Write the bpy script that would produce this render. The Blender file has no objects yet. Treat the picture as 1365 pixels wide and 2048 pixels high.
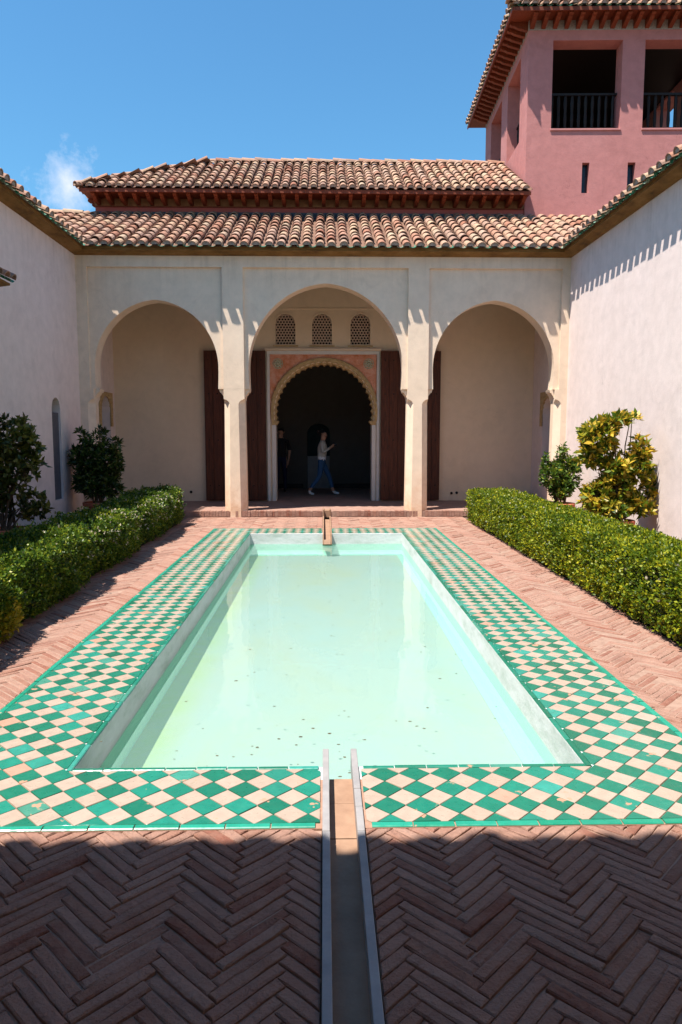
import bpy, bmesh, math, random
import numpy as np
from mathutils import Vector, Matrix
from mathutils.geometry import tessellate_polygon

random.seed(7)
rng = np.random.default_rng(11)
scene = bpy.context.scene
col = scene.collection
PI = math.pi

# ------------------------------------------------------------------ camera
CAM_H = 1.72
cam_data = bpy.data.cameras.new('camera')
cam_data.sensor_fit = 'VERTICAL'
cam_data.sensor_height = 36.0
cam_data.lens = 1454.0 / 2048.0 * 36.0
cam_data.clip_start = 0.05
cam_data.clip_end = 3000
cam = bpy.data.objects.new('camera', cam_data)
cam.location = (0, 0, CAM_H)
cam.rotation_euler = (PI / 2 - 0.1055, 0, -0.0228)
col.objects.link(cam)
scene.camera = cam

# ------------------------------------------------------------------ sky and sun
SUN_A, SUN_B = 0.37, 0.262            # metres to the right / away per metre of fall
sun_dir = Vector((-SUN_A, -SUN_B, 1)).normalized()
elev = math.asin(sun_dir.z)
azim = math.atan2(sun_dir.x, sun_dir.y)
sun_data = bpy.data.lights.new('sun', 'SUN')
sun_data.energy = 5.0
sun_data.angle = math.radians(0.53)
sun_data.color = (1.0, 0.94, 0.86)
sun = bpy.data.objects.new('sun', sun_data)
sun.rotation_euler = (-sun_dir).to_track_quat('-Z', 'Y').to_euler()
sun.location = (-8, -6, 20)
col.objects.link(sun)

world = bpy.data.worlds.new('World')
scene.world = world
world.use_nodes = True
wn, wl = world.node_tree.nodes, world.node_tree.links
bg = wn['Background']
sky = wn.new('ShaderNodeTexSky')
sky.sky_type = 'NISHITA'
sky.sun_disc = False
sky.sun_elevation = elev
sky.sun_rotation = azim
sky.altitude = 50
sky.air_density = 1.5
sky.dust_density = 0.2
sky.ozone_density = 10.0
bg.inputs['Strength'].default_value = 0.077


def wmath(op, a, b=None, c=None):
    n = wn.new('ShaderNodeMath')
    n.operation = op
    for i, v in enumerate((a, b, c)):
        if v is None:
            continue
        if hasattr(v, 'links'):
            wl.new(v, n.inputs[i])
        else:
            n.inputs[i].default_value = v
    return n.outputs[0]


# a small wisp of cloud low over the roofs
tc = wn.new('ShaderNodeTexCoord')
dist = wn.new('ShaderNodeVectorMath')
dist.operation = 'SUBTRACT'
wl.new(tc.outputs['Generated'], dist.inputs[0])
dist.inputs[1].default_value = (-0.300, 0.906, 0.290)
sc3 = wn.new('ShaderNodeVectorMath')
sc3.operation = 'MULTIPLY'
wl.new(dist.outputs[0], sc3.inputs[0])
sc3.inputs[1].default_value = (24.0, 10.0, 25.0)
ln = wn.new('ShaderNodeVectorMath')
ln.operation = 'LENGTH'
wl.new(sc3.outputs[0], ln.inputs[0])
cn = wn.new('ShaderNodeTexNoise')
cn.inputs['Scale'].default_value = 22.0
cn.inputs['Detail'].default_value = 8.0
cn.inputs['Roughness'].default_value = 0.62
wl.new(tc.outputs['Generated'], cn.inputs['Vector'])
body = wmath('SUBTRACT', 1.25, ln.outputs['Value'])
dens = wmath('ADD', body, wmath('MULTIPLY', wmath('SUBTRACT', cn.outputs['Fac'], 0.56), 4.2))
dens = wmath('MULTIPLY', dens, 0.55)
clampn = wn.new('ShaderNodeClamp')
wl.new(dens, clampn.inputs[0])
dens = wmath('MULTIPLY', clampn.outputs[0], 0.88)
mixc = wn.new('ShaderNodeMix')
mixc.data_type = 'RGBA'
wl.new(dens, mixc.inputs[0])
tint = wn.new('ShaderNodeMix')
tint.data_type = 'RGBA'
tint.blend_type = 'MULTIPLY'
tint.inputs[0].default_value = 1.0
wl.new(sky.outputs[0], tint.inputs[6])
tint.inputs[7].default_value = (0.74, 1.10, 1.13, 1)
wl.new(tint.outputs[2], mixc.inputs[6])
mixc.inputs[7].default_value = (6.4, 6.7, 7.8, 1)
wl.new(mixc.outputs[2], bg.inputs['Color'])

scene.view_settings.view_transform = 'Standard'
scene.view_settings.look = 'None'
scene.view_settings.exposure = 1.0
scene.view_settings.gamma = 1.0
scene.cycles.max_bounces = 10
scene.cycles.diffuse_bounces = 5
scene.cycles.transparent_max_bounces = 12
scene.cycles.sample_clamp_indirect = 6.0


# ------------------------------------------------------------------ materials
class Mat:
    def __init__(self, name, rough=0.8, spec=0.3):
        self.m = bpy.data.materials.new(name)
        self.m.use_nodes = True
        self.n = self.m.node_tree.nodes
        self.l = self.m.node_tree.links
        self.b = self.n['Principled BSDF']
        self.b.inputs['Roughness'].default_value = rough
        self.b.inputs['Specular IOR Level'].default_value = spec
        self._tc = None

    def link(self, a, b):
        self.l.new(a, b)

    def coord(self, kind='Object'):
        t = self.n.new('ShaderNodeTexCoord')
        return t.outputs[kind]

    def pos(self):
        return self.n.new('ShaderNodeNewGeometry').outputs['Position']

    def noise(self, scale, detail=4, rough=0.55, vec=None, dist=0.0):
        t = self.n.new('ShaderNodeTexNoise')
        t.inputs['Scale'].default_value = scale
        t.inputs['Detail'].default_value = detail
        t.inputs['Roughness'].default_value = rough
        t.inputs['Distortion'].default_value = dist
        self.link(vec if vec is not None else self.pos(), t.inputs['Vector'])
        return t.outputs['Fac']

    def scaled(self, s, vec=None):
        v = self.n.new('ShaderNodeVectorMath')
        v.operation = 'MULTIPLY'
        self.link(vec if vec is not None else self.pos(), v.inputs[0])
        v.inputs[1].default_value = s
        return v.outputs[0]

    def math(self, op, a, b=None):
        n = self.n.new('ShaderNodeMath')
        n.operation = op
        for i, v in enumerate((a, b)):
            if v is None:
                continue
            if hasattr(v, 'links'):
                self.link(v, n.inputs[i])
            else:
                n.inputs[i].default_value = v
        return n.outputs[0]

    def ramp(self, fac, stops, interp='LINEAR'):
        r = self.n.new('ShaderNodeValToRGB')
        r.color_ramp.interpolation = interp
        e = r.color_ramp.elements
        while len(e) < len(stops):
            e.new(0.5)
        for i, (p, c) in enumerate(stops):
            e[i].position = p
            e[i].color = (c[0], c[1], c[2], 1) if not isinstance(c, (int, float)) else (c, c, c, 1)
        self.link(fac, r.inputs[0])
        return r.outputs[0]

    def mix(self, fac, a, b, blend='MIX'):
        n = self.n.new('ShaderNodeMix')
        n.data_type = 'RGBA'
        n.blend_type = blend
        for s, v in ((n.inputs[0], fac), (n.inputs[6], a), (n.inputs[7], b)):
            if hasattr(v, 'links'):
                self.link(v, s)
            elif isinstance(v, (int, float)):
                s.default_value = v
            else:
                s.default_value = (v[0], v[1], v[2], 1)
        return n.outputs[2]

    def rand(self):
        g = self.n.new('ShaderNodeNewGeometry').outputs['Random Per Island']
        o = self.n.new('ShaderNodeObjectInfo').outputs['Random']
        s = self.math('ADD', g, o)
        return self.math('FRACT', s)

    def z(self):
        s = self.n.new('ShaderNodeSeparateXYZ')
        self.link(self.pos(), s.inputs[0])
        return s.outputs['Z']

    def maprange(self, v, a, b, c=0.0, d=1.0):
        n = self.n.new('ShaderNodeMapRange')
        self.link(v, n.inputs[0])
        for i, x in enumerate((a, b, c, d)):
            n.inputs[i + 1].default_value = x
        return n.outputs[0]

    def color(self, c):
        if hasattr(c, 'links'):
            self.link(c, self.b.inputs['Base Color'])
        else:
            self.b.inputs['Base Color'].default_value = (c[0], c[1], c[2], 1)
        return self

    def bump(self, h, strength=0.3, dist=0.02):
        n = self.n.new('ShaderNodeBump')
        n.inputs['Strength'].default_value = strength
        n.inputs['Distance'].default_value = dist
        self.link(h, n.inputs['Height'])
        self.link(n.outputs[0], self.b.inputs['Normal'])
        return self


def plaster(name, c1, c2, c3, stain=None, stain_top=1.0, stain_amt=0.7, bump=0.25, drip_z=None, wear=1.0):
    m = Mat(name, 0.9, 0.15)
    big = m.noise(0.7, 5, 0.6, m.scaled((1, 1, 0.55)), 0.4)
    mid = m.noise(5.0, 6, 0.65)
    fine = m.noise(60.0, 3, 0.6)
    c = m.ramp(big, [(0.30, c1), (0.52, c2), (0.72, c3)])
    c = m.mix(0.45 * wear, c, m.ramp(mid, [(0.3, [x * 0.78 for x in c2]), (0.6, c2), (0.75, [min(1, x * 1.1) for x in c2])]))
    # blotchy repairs and faint runs
    patch = m.noise(1.6, 7, 0.68, None, 0.8)
    c = m.mix(m.ramp(patch, [(0.56, 0.0), (0.62, 0.20 * wear), (0.75, 0.30 * wear)]), c, [x * 0.74 for x in c1])
    streak = m.noise(1.0, 5, 0.6, m.scaled((7, 7, 0.35)))
    c = m.mix(m.ramp(streak, [(0.57, 0.0), (0.80, 0.16 * wear)]), c, [x * 0.66 for x in c2])
    if drip_z:
        hh = m.maprange(m.z(), drip_z - 0.9, drip_z, 0.0, 1.0)
        dr = m.noise(1.0, 5, 0.65, m.scaled((11, 11, 0.5)))
        f = m.math('MULTIPLY', hh, m.ramp(dr, [(0.50, 0.0), (0.74, 0.28)]))
        c = m.mix(f, c, (0.30, 0.22, 0.17))
    # hairline cracks
    vo = m.n.new('ShaderNodeTexVoronoi')
    vo.feature = 'DISTANCE_TO_EDGE'
    vo.inputs['Scale'].default_value = 0.9
    vadd = m.n.new('ShaderNodeVectorMath')
    vadd.operation = 'ADD'
    m.link(m.pos(), vadd.inputs[0])
    wob = m.n.new('ShaderNodeTexNoise')
    wob.inputs['Scale'].default_value = 2.5
    wob.inputs['Detail'].default_value = 6
    m.link(m.pos(), wob.inputs['Vector'])
    m.link(wob.outputs['Color'], vadd.inputs[1])
    m.link(vadd.outputs[0], vo.inputs['Vector'])
    crack = m.ramp(vo.outputs['Distance'], [(0.0, 1.0), (0.006, 0.0)])
    crack = m.math('MULTIPLY', crack, m.ramp(m.noise(0.8, 3), [(0.52, 0.0), (0.66, 0.40 * wear)]))
    c = m.mix(crack, c, [x * 0.5 for x in c1])
    if stain:
        hgt = m.maprange(m.z(), 0.0, stain_top, 1.0, 0.0)
        n2 = m.noise(3.2, 6, 0.7)
        f = m.math('MULTIPLY', hgt, m.ramp(n2, [(0.40, 0.0), (0.62, 1.0)]))
        c = m.mix(m.math('MULTIPLY', f, stain_amt), c, stain)
    m.color(c)
    h = m.math('ADD', m.math('MULTIPLY', mid, 0.7), m.math('MULTIPLY', fine, 0.25))
    m.bump(h, bump, 0.03)
    return m.m


M = {}
M['plaster'] = plaster('lime_plaster', (0.73, 0.565, 0.42), (0.77, 0.605, 0.46), (0.79, 0.64, 0.50), (0.55, 0.31, 0.17), 1.1, 0.75, 0.25, 5.33)
M['plaster_wing'] = plaster('pale_wing_plaster', (0.69, 0.57, 0.525), (0.73, 0.61, 0.57), (0.75, 0.635, 0.60), (0.50, 0.40, 0.34), 0.7, 0.5, 0.25, 5.33)
M['plaster_gallery'] = plaster('warm_gallery_plaster', (0.68, 0.52, 0.37), (0.72, 0.56, 0.40), (0.74, 0.585, 0.43), (0.45, 0.34, 0.27), 0.5, 0.5, 0.15, None, 0.6)
M['plaster_pink'] = plaster('pink_plaster', (0.43, 0.175, 0.16), (0.47, 0.20, 0.185), (0.50, 0.235, 0.22), None, 1, 0.4, 0.3, None, 1.3)
M['plaster_red'] = plaster('deep_red_plaster', (0.40, 0.105, 0.09), (0.45, 0.125, 0.11), (0.47, 0.145, 0.13))
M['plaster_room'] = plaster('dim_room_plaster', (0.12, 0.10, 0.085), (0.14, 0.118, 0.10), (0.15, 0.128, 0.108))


def mk_tile():
    m = Mat('terracotta_roof_tile', 0.85, 0.2)
    r = m.rand()
    c = m.ramp(r, [(0.0, (0.29, 0.115, 0.07)), (0.12, (0.38, 0.20, 0.13)), (0.30, (0.42, 0.255, 0.17)), (0.50, (0.45, 0.305, 0.195)),
                   (0.64, (0.37, 0.18, 0.12)), (0.78, (0.43, 0.275, 0.20)), (0.92, (0.28, 0.165, 0.12)), (1.0, (0.43, 0.31, 0.21))])
    n = m.noise(11, 6, 0.7)
    c = m.mix(m.ramp(n, [(0.45, 0.0), (0.72, 0.55)]), c, (0.17, 0.115, 0.085))
    n2 = m.noise(26, 4, 0.6)
    c = m.mix(m.ramp(n2, [(0.60, 0.0), (0.75, 0.45)]), c, (0.50, 0.43, 0.30))
    m.color(c).bump(m.noise(70, 4), 0.35, 0.01)
    return m.m


M['tile'] = mk_tile()


def simple(name, c1, c2, scale=8, rough=0.8, bump=0.2, spec=0.3, bd=0.01):
    m = Mat(name, rough, spec)
    n = m.noise(scale, 6, 0.65)
    m.color(m.ramp(n, [(0.32, c1), (0.68, c2)]))
    if bump:
        m.bump(m.noise(scale * 6, 4), bump, bd)
    return m.m


M['pan'] = simple('shadow_dark_pan_tile', (0.10, 0.05, 0.035), (0.22, 0.12, 0.08), 9, 0.9)  # darkened so the colour carries the deep shadow between cover tiles
M['mortar_cap'] = simple('grey_mortar', (0.22, 0.19, 0.17), (0.36, 0.31, 0.28), 30)
M['lead'] = simple('dark_lead_flashing', (0.05, 0.06, 0.08), (0.10, 0.11, 0.14), 20, 0.5)
M['deck'] = simple('roof_deck_clay', (0.13, 0.07, 0.045), (0.22, 0.12, 0.08), 6)


def mk_glaze_eave():
    m = Mat('green_glazed_eave_tile', 0.25, 0.5)
    r = m.rand()
    n = m.noise(35, 4)
    c = m.ramp(r, [(0.0, (0.02, 0.16, 0.10)), (0.4, (0.03, 0.24, 0.15)), (0.7, (0.30, 0.33, 0.24)), (1.0, (0.05, 0.20, 0.13))])
    c = m.mix(m.ramp(n, [(0.5, 0.0), (0.7, 0.6)]), c, (0.42, 0.36, 0.27))
    m.color(c)
    return m.m


M['glaze'] = mk_glaze_eave()


def mk_cornice():
    m = Mat('ochre_cornice', 0.8, 0.25)
    n = m.noise(2.2, 6, 0.7, m.scaled((1, 1, 6)))
    c = m.ramp(n, [(0.30, (0.085, 0.040, 0.012)), (0.5, (0.20, 0.098, 0.026)), (0.7, (0.27, 0.145, 0.05))])
    n2 = m.noise(26, 5, 0.7)
    c = m.mix(m.ramp(n2, [(0.55, 0.0), (0.72, 0.5)]), c, (0.12, 0.075, 0.04))
    m.color(c).bump(n2, 0.3, 0.01)
    return m.m


M['cornice'] = mk_cornice()


def mk_wood(name, dark, light, scale=1.0, rough=0.6):
    m = Mat(name, rough, 0.3)
    n = m.noise(3.0 * scale, 7, 0.68, m.scaled((14, 14, 1.0)), 0.6)
    c = m.ramp(n, [(0.3, dark), (0.7, light)])
    r = m.rand()
    c = m.mix(m.math('MULTIPLY', r, 0.35), c, [x * 0.5 for x in dark])
    m.color(c).bump(n, 0.35, 0.01)
    return m.m


M['door'] = mk_wood('worn_red_brown_door_wood', (0.028, 0.008, 0.004), (0.15, 0.042, 0.018))
M['bracket'] = mk_wood('red_stained_bracket_wood', (0.11, 0.022, 0.010), (0.27, 0.062, 0.022))
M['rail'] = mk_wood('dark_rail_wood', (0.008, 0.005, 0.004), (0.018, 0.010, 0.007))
M['ceiling'] = mk_wood('ceiling_wood', (0.10, 0.055, 0.022), (0.24, 0.14, 0.06))


def mk_brick():
    m = Mat('worn_paving_brick', 0.9, 0.15)
    r = m.rand()
    c = m.ramp(r, [(0.0, (0.29, 0.14, 0.098)), (0.25, (0.345, 0.20, 0.152)), (0.5, (0.315, 0.17, 0.128)), (0.72, (0.36, 0.215, 0.165)),
                   (0.86, (0.24, 0.092, 0.062)), (1.0, (0.31, 0.19, 0.148))])
    n = m.noise(9, 6, 0.7)
    c = m.mix(m.ramp(n, [(0.42, 0.0), (0.75, 0.5)]), c, (0.39, 0.25, 0.19))
    n3 = m.noise(2.3, 5, 0.7)
    c = m.mix(m.ramp(n3, [(0.55, 0.0), (0.75, 0.35)]), c, (0.20, 0.125, 0.10))
    n2 = m.noise(55, 5, 0.7)
    c = m.mix(m.ramp(n2, [(0.58, 0.0), (0.75, 0.55)]), c, (0.16, 0.09, 0.07))
    n4 = m.noise(5.5, 6, 0.75)
    c = m.mix(m.ramp(n4, [(0.52, 0.0), (0.70, 0.45)]), c, (0.15, 0.073, 0.05))
    m.color(c).bump(m.math('ADD', n2, m.math('ADD', m.noise(16, 5, 0.7), m.math('MULTIPLY', n4, 0.8))), 0.95, 0.014)
    return m.m


M['brick'] = mk_brick()
M['joint'] = simple('sandy_joint', (0.25, 0.155, 0.115), (0.36, 0.235, 0.18), 14, 0.95, 0.5)
M['soil'] = simple('dry_soil', (0.10, 0.07, 0.05), (0.20, 0.14, 0.10), 5, 0.95, 0.6, 0.1, 0.03)


def mk_ceramic(name, stops, chip):
    m = Mat(name, 0.22, 0.5)
    r = m.rand()
    c = m.ramp(r, stops)
    n = m.noise(18, 5, 0.6)
    c = m.mix(m.ramp(n, [(0.35, 0.22), (0.65, 0.0)]), c, [x * 0.5 for x in stops[0][1]])
    n2 = m.noise(6.5, 6, 0.62)
    f = m.ramp(n2, [(0.635, 0.0), (0.66, 0.9)])
    c = m.mix(f, c, chip)
    m.color(c)
    m.link(m.ramp(m.math('ADD', m.math('MULTIPLY', m.noise(30, 4), 0.6), f), [(0.2, 0.22), (0.6, 0.7)]), m.b.inputs['Roughness'])
    m.bump(m.noise(7, 3), 0.10, 0.01)
    return m.m


M['tile_green'] = mk_ceramic('green_glazed_floor_tile', [(0.0, (0.010, 0.115, 0.066)), (0.25, (0.010, 0.15, 0.092)), (0.5, (0.016, 0.21, 0.148)),
                                                          (0.75, (0.010, 0.135, 0.08)), (0.9, (0.035, 0.27, 0.215)), (1.0, (0.06, 0.22, 0.155))], (0.42, 0.22, 0.14))
M['tile_cream'] = mk_ceramic('cream_floor_tile', [(0.0, (0.37, 0.285, 0.22)), (0.4, (0.40, 0.32, 0.255)), (0.8, (0.38, 0.29, 0.225)), (0.94, (0.395, 0.31, 0.245)),
                                                   (1.0, (0.42, 0.24, 0.165))], (0.43, 0.23, 0.15))
M['strip_green'] = mk_ceramic('bright_green_edging', [(0.0, (0.010, 0.22, 0.13)), (0.5, (0.02, 0.28, 0.19)), (1.0, (0.012, 0.20, 0.125))], (0.42, 0.24, 0.17))
M['grout'] = simple('pink_grout', (0.28, 0.155, 0.105), (0.38, 0.225, 0.16), 25, 0.9, 0.3)
M['marble'] = simple('white_marble', (0.24, 0.23, 0.23), (0.33, 0.31, 0.305), 9, 0.45, 0.08)
M['channel_stone'] = simple('tan_channel_stone', (0.25, 0.145, 0.092), (0.35, 0.215, 0.14), 7, 0.7, 0.2)


def mk_pool_wall():
    m = Mat('white_pool_render', 0.75, 0.3)
    n = m.noise(2.5, 6, 0.7, m.scaled((1, 1, 3.0)))
    c = m.ramp(n, [(0.32, (0.38, 0.43, 0.39)), (0.50, (0.52, 0.54, 0.53)), (0.72, (0.60, 0.61, 0.615))])
    under = m.maprange(m.z(), -0.18, -0.20, 0.0, 1.0)
    c = m.mix(under, c, (0.36, 0.74, 0.58))
    m.color(c).bump(m.noise(18, 5), 0.4, 0.015)
    return m.m


def mk_pool_floor():
    m = Mat('pale_turquoise_pool_floor', 0.7, 0.2)
    n = m.noise(0.9, 6, 0.62, m.scaled((1.0, 0.55, 1)), 0.5)
    c = m.ramp(n, [(0.30, (0.43, 0.445, 0.34)), (0.45, (0.41, 0.455, 0.40)), (0.60, (0.385, 0.46, 0.435)), (0.75, (0.43, 0.485, 0.47))])
    n2 = m.noise(3.5, 7, 0.7)
    c = m.mix(m.ramp(n2, [(0.55, 0.0), (0.78, 0.30)]), c, (0.38, 0.38, 0.20))
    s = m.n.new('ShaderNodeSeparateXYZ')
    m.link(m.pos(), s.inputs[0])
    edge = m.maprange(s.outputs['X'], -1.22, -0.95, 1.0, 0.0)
    alg_shade = m.math('MULTIPLY', edge, m.ramp(m.noise(2.8, 6, 0.7), [(0.30, 0.25), (0.58, 0.85)]))  # algae green plus the left wall's shadow strip, painted into the floor colour
    c = m.mix(alg_shade, c, (0.35, 0.47, 0.12))
    m.color(c)
    return m.m


M['pool_wall'] = mk_pool_wall()
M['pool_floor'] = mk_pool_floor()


def mk_water():
    m = bpy.data.materials.new('pool_water')
    m.use_nodes = True
    n, l = m.node_tree.nodes, m.node_tree.links
    n.remove(n['Principled BSDF'])
    tr = n.new('ShaderNodeBsdfTransparent')
    tr.inputs[0].default_value = (0.89, 0.962, 0.948, 1)
    gl = n.new('ShaderNodeBsdfGlossy')
    gl.inputs['Roughness'].default_value = 0.02
    fr = n.new('ShaderNodeFresnel')
    fr.inputs['IOR'].default_value = 1.28
    geo = n.new('ShaderNodeNewGeometry')
    sc = n.new('ShaderNodeVectorMath')
    sc.operation = 'MULTIPLY'
    l.new(geo.outputs['Position'], sc.inputs[0])
    sc.inputs[1].default_value = (1.4, 0.8, 1)
    no = n.new('ShaderNodeTexNoise')
    no.inputs['Scale'].default_value = 2.2
    no.inputs['Detail'].default_value = 3
    l.new(sc.outputs[0], no.inputs['Vector'])
    bp = n.new('ShaderNodeBump')
    bp.inputs['Strength'].default_value = 0.16
    bp.inputs['Distance'].default_value = 0.02
    l.new(no.outputs['Fac'], bp.inputs['Height'])
    l.new(bp.outputs[0], gl.inputs['Normal'])
    l.new(bp.outputs[0], fr.inputs['Normal'])
    df = n.new('ShaderNodeBsdfDiffuse')           # cloudy, chalky water
    df.inputs[0].default_value = (0.27, 0.455, 0.40, 1)
    cl = n.new('ShaderNodeMixShader')
    cl.inputs[0].default_value = 0.30
    l.new(tr.outputs[0], cl.inputs[1])
    l.new(df.outputs[0], cl.inputs[2])
    mx = n.new('ShaderNodeMixShader')
    l.new(fr.outputs[0], mx.inputs[0])
    l.new(cl.outputs[0], mx.inputs[1])
    l.new(gl.outputs[0], mx.inputs[2])
    l.new(mx.outputs[0], n['Material Output'].inputs[0])
    return m


M['water'] = mk_water()


def mk_leaf(name, stops, trans=0.35, rough=0.45):
    m = bpy.data.materials.new(name)
    m.use_nodes = True
    n, l = m.node_tree.nodes, m.node_tree.links
    b = n['Principled BSDF']
    b.inputs['Roughness'].default_value = rough
    b.inputs['Specular IOR Level'].default_value = 0.35
    g = n.new('ShaderNodeNewGeometry')
    r = n.new('ShaderNodeValToRGB')
    e = r.color_ramp.elements
    while len(e) < len(stops):
        e.new(0.5)
    for i, (p, c) in enumerate(stops):
        e[i].position = p
        e[i].color = (*c, 1)
    l.new(g.outputs['Random Per Island'], r.inputs[0])
    no = n.new('ShaderNodeTexNoise')
    no.inputs['Scale'].default_value = 1.9
    no.inputs['Detail'].default_value = 4
    l.new(g.outputs['Position'], no.inputs['Vector'])
    rr = n.new('ShaderNodeValToRGB')
    rr.color_ramp.elements[0].position = 0.35
    rr.color_ramp.elements[0].color = (0.62, 0.72, 0.62, 1)
    rr.color_ramp.elements[1].position = 0.68
    rr.color_ramp.elements[1].color = (1.2, 1.12, 0.9, 1)
    l.new(no.outputs['Fac'], rr.inputs[0])
    mx = n.new('ShaderNodeMix')
    mx.data_type = 'RGBA'
    mx.blend_type = 'MULTIPLY'
    mx.inputs[0].default_value = 1.0
    l.new(r.outputs[0], mx.inputs[6])
    l.new(rr.outputs[0], mx.inputs[7])
    l.new(mx.outputs[2], b.inputs['Base Color'])
    t = n.new('ShaderNodeBsdfTranslucent')
    l.new(mx.outputs[2], t.inputs[0])
    ms = n.new('ShaderNodeMixShader')
    ms.inputs[0].default_value = trans
    l.new(b.outputs[0], ms.inputs[1])
    l.new(t.outputs[0], ms.inputs[2])
    l.new(ms.outputs[0], n['Material Output'].inputs[0])
    return m


M['leaf_hedge'] = mk_leaf('hedge_leaf', [(0.0, (0.045, 0.085, 0.008)), (0.35, (0.095, 0.155, 0.010)), (0.6, (0.19, 0.25, 0.012)), (0.82, (0.33, 0.35, 0.014)), (1.0, (0.46, 0.41, 0.02))])
M['leaf_hedge_dark'] = mk_leaf('dark_hedge_leaf', [(0.0, (0.030, 0.075, 0.010)), (0.4, (0.065, 0.125, 0.012)), (0.65, (0.12, 0.20, 0.016)), (0.88, (0.24, 0.30, 0.025)), (1.0, (0.38, 0.37, 0.04))])
M['leaf_flower'] = mk_leaf('white_hedge_flower', [(0.0, (0.50, 0.42, 0.38)), (1.0, (0.68, 0.60, 0.58))], 0.3, 0.7)
M['leaf_dark'] = mk_leaf('glossy_dark_leaf', [(0.0, (0.022, 0.045, 0.010)), (0.5, (0.040, 0.075, 0.014)), (0.85, (0.075, 0.12, 0.02)), (1.0, (0.13, 0.16, 0.03))], 0.2, 0.32)
M['leaf_olive'] = mk_leaf('olive_leaf', [(0.0, (0.040, 0.060, 0.012)), (0.5, (0.085, 0.10, 0.018)), (0.85, (0.17, 0.16, 0.03)), (1.0, (0.26, 0.20, 0.05))], 0.25, 0.35)
M['leaf_gold'] = mk_leaf('golden_variegated_leaf', [(0.0, (0.05, 0.10, 0.012)), (0.35, (0.13, 0.19, 0.016)), (0.55, (0.36, 0.31, 0.025)), (0.8, (0.54, 0.35, 0.035)), (1.0, (0.60, 0.42, 0.07))], 0.3, 0.35)
M['leaf_yellow'] = mk_leaf('bright_yellow_leaf', [(0.0, (0.16, 0.18, 0.015)), (0.4, (0.42, 0.34, 0.02)), (1.0, (0.58, 0.42, 0.04))], 0.3)
M['leaf_green'] = mk_leaf('fresh_green_leaf', [(0.0, (0.030, 0.075, 0.012)), (0.5, (0.075, 0.14, 0.02)), (0.85, (0.20, 0.26, 0.03)), (1.0, (0.36, 0.34, 0.04))], 0.3, 0.35)
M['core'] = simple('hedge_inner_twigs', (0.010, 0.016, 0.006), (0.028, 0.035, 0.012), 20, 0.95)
M['stem'] = simple('brown_stem', (0.07, 0.045, 0.03), (0.15, 0.10, 0.06), 20, 0.9)
M['terracotta'] = simple('terracotta_pot', (0.40, 0.10, 0.05), (0.55, 0.17, 0.09), 7, 0.8)
M['debris'] = simple('dead_leaf', (0.035, 0.025, 0.015), (0.10, 0.07, 0.03), 30, 0.9, 0)
M['slit'] = simple('dark_slit_glass', (0.010, 0.018, 0.030), (0.020, 0.032, 0.048), 3, 0.15, 0)
M['blue_panel'] = simple('grey_blue_shutter', (0.075, 0.075, 0.09), (0.11, 0.105, 0.12), 6, 0.6, 0.1)


def mk_spandrel():
    m = Mat('orange_red_carved_spandrel', 0.85, 0.2)
    n = m.noise(4.5, 6, 0.7)
    c = m.ramp(n, [(0.34, (0.44, 0.13, 0.035)), (0.5, (0.60, 0.24, 0.14)), (0.66, (0.66, 0.36, 0.26))])
    n2 = m.noise(30, 4, 0.7)
    m.color(m.mix(m.ramp(n2, [(0.5, 0.0), (0.7, 0.4)]), c, (0.42, 0.30, 0.22))).bump(n2, 0.7, 0.015)
    return m.m


M['spandrel'] = mk_spandrel()
M['stucco'] = simple('carved_ochre_stucco', (0.36, 0.225, 0.09), (0.52, 0.36, 0.18), 14, 0.85, 0.5)
M['rosette'] = simple('grey_green_rosette', (0.34, 0.33, 0.22), (0.48, 0.45, 0.33), 30, 0.85, 0.3)
M['jamb'] = simple('pale_greenish_jamb', (0.56, 0.52, 0.47), (0.64, 0.60, 0.55), 6, 0.6, 0.1)
M['lattice'] = simple('lattice_plaster', (0.40, 0.29, 0.22), (0.52, 0.39, 0.30), 20, 0.9, 0.1)
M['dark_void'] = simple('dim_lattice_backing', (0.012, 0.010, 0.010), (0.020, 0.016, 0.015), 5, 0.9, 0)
M['floor_gallery'] = simple('gallery_clay_paver', (0.26, 0.15, 0.115), (0.38, 0.235, 0.185), 5, 0.7, 0.25)
M['cream_infill'] = simple('cream_infill', (0.20, 0.105, 0.05), (0.32, 0.19, 0.10), 8, 0.9, 0.2)
M['skin'] = simple('skin', (0.42, 0.22, 0.14), (0.46, 0.25, 0.165), 10, 0.5, 0)
M['hair'] = simple('dark_hair', (0.010, 0.008, 0.007), (0.025, 0.018, 0.014), 60, 0.5, 0.2)
M['jeans'] = simple('blue_denim', (0.02, 0.065, 0.15), (0.035, 0.10, 0.21), 40, 0.9, 0.2)
M['knit'] = simple('cream_knit', (0.45, 0.42, 0.36), (0.55, 0.51, 0.44), 40, 0.9, 0.2)
M['white_cloth'] = simple('white_cotton', (0.70, 0.70, 0.72), (0.78, 0.78, 0.80), 30, 0.9, 0.1)
M['black_cloth'] = simple('black_cotton', (0.012, 0.012, 0.014), (0.022, 0.021, 0.024), 30, 0.9, 0.1)
M['navy_cloth'] = simple('dark_navy_cloth', (0.010, 0.012, 0.03), (0.018, 0.02, 0.05), 30, 0.9, 0.1)
M['shoe'] = simple('white_shoe', (0.62, 0.62, 0.62), (0.72, 0.72, 0.72), 30, 0.6, 0)
M['black_plastic'] = simple('black_plastic', (0.012, 0.012, 0.012), (0.02, 0.02, 0.02), 30, 0.35, 0)
M['teal'] = simple('dark_teal_paint', (0.010, 0.028, 0.030), (0.016, 0.042, 0.044), 6, 0.7, 0)
M['board'] = simple('grey_board', (0.26, 0.25, 0.25), (0.32, 0.31, 0.31), 6, 0.7, 0)


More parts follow.
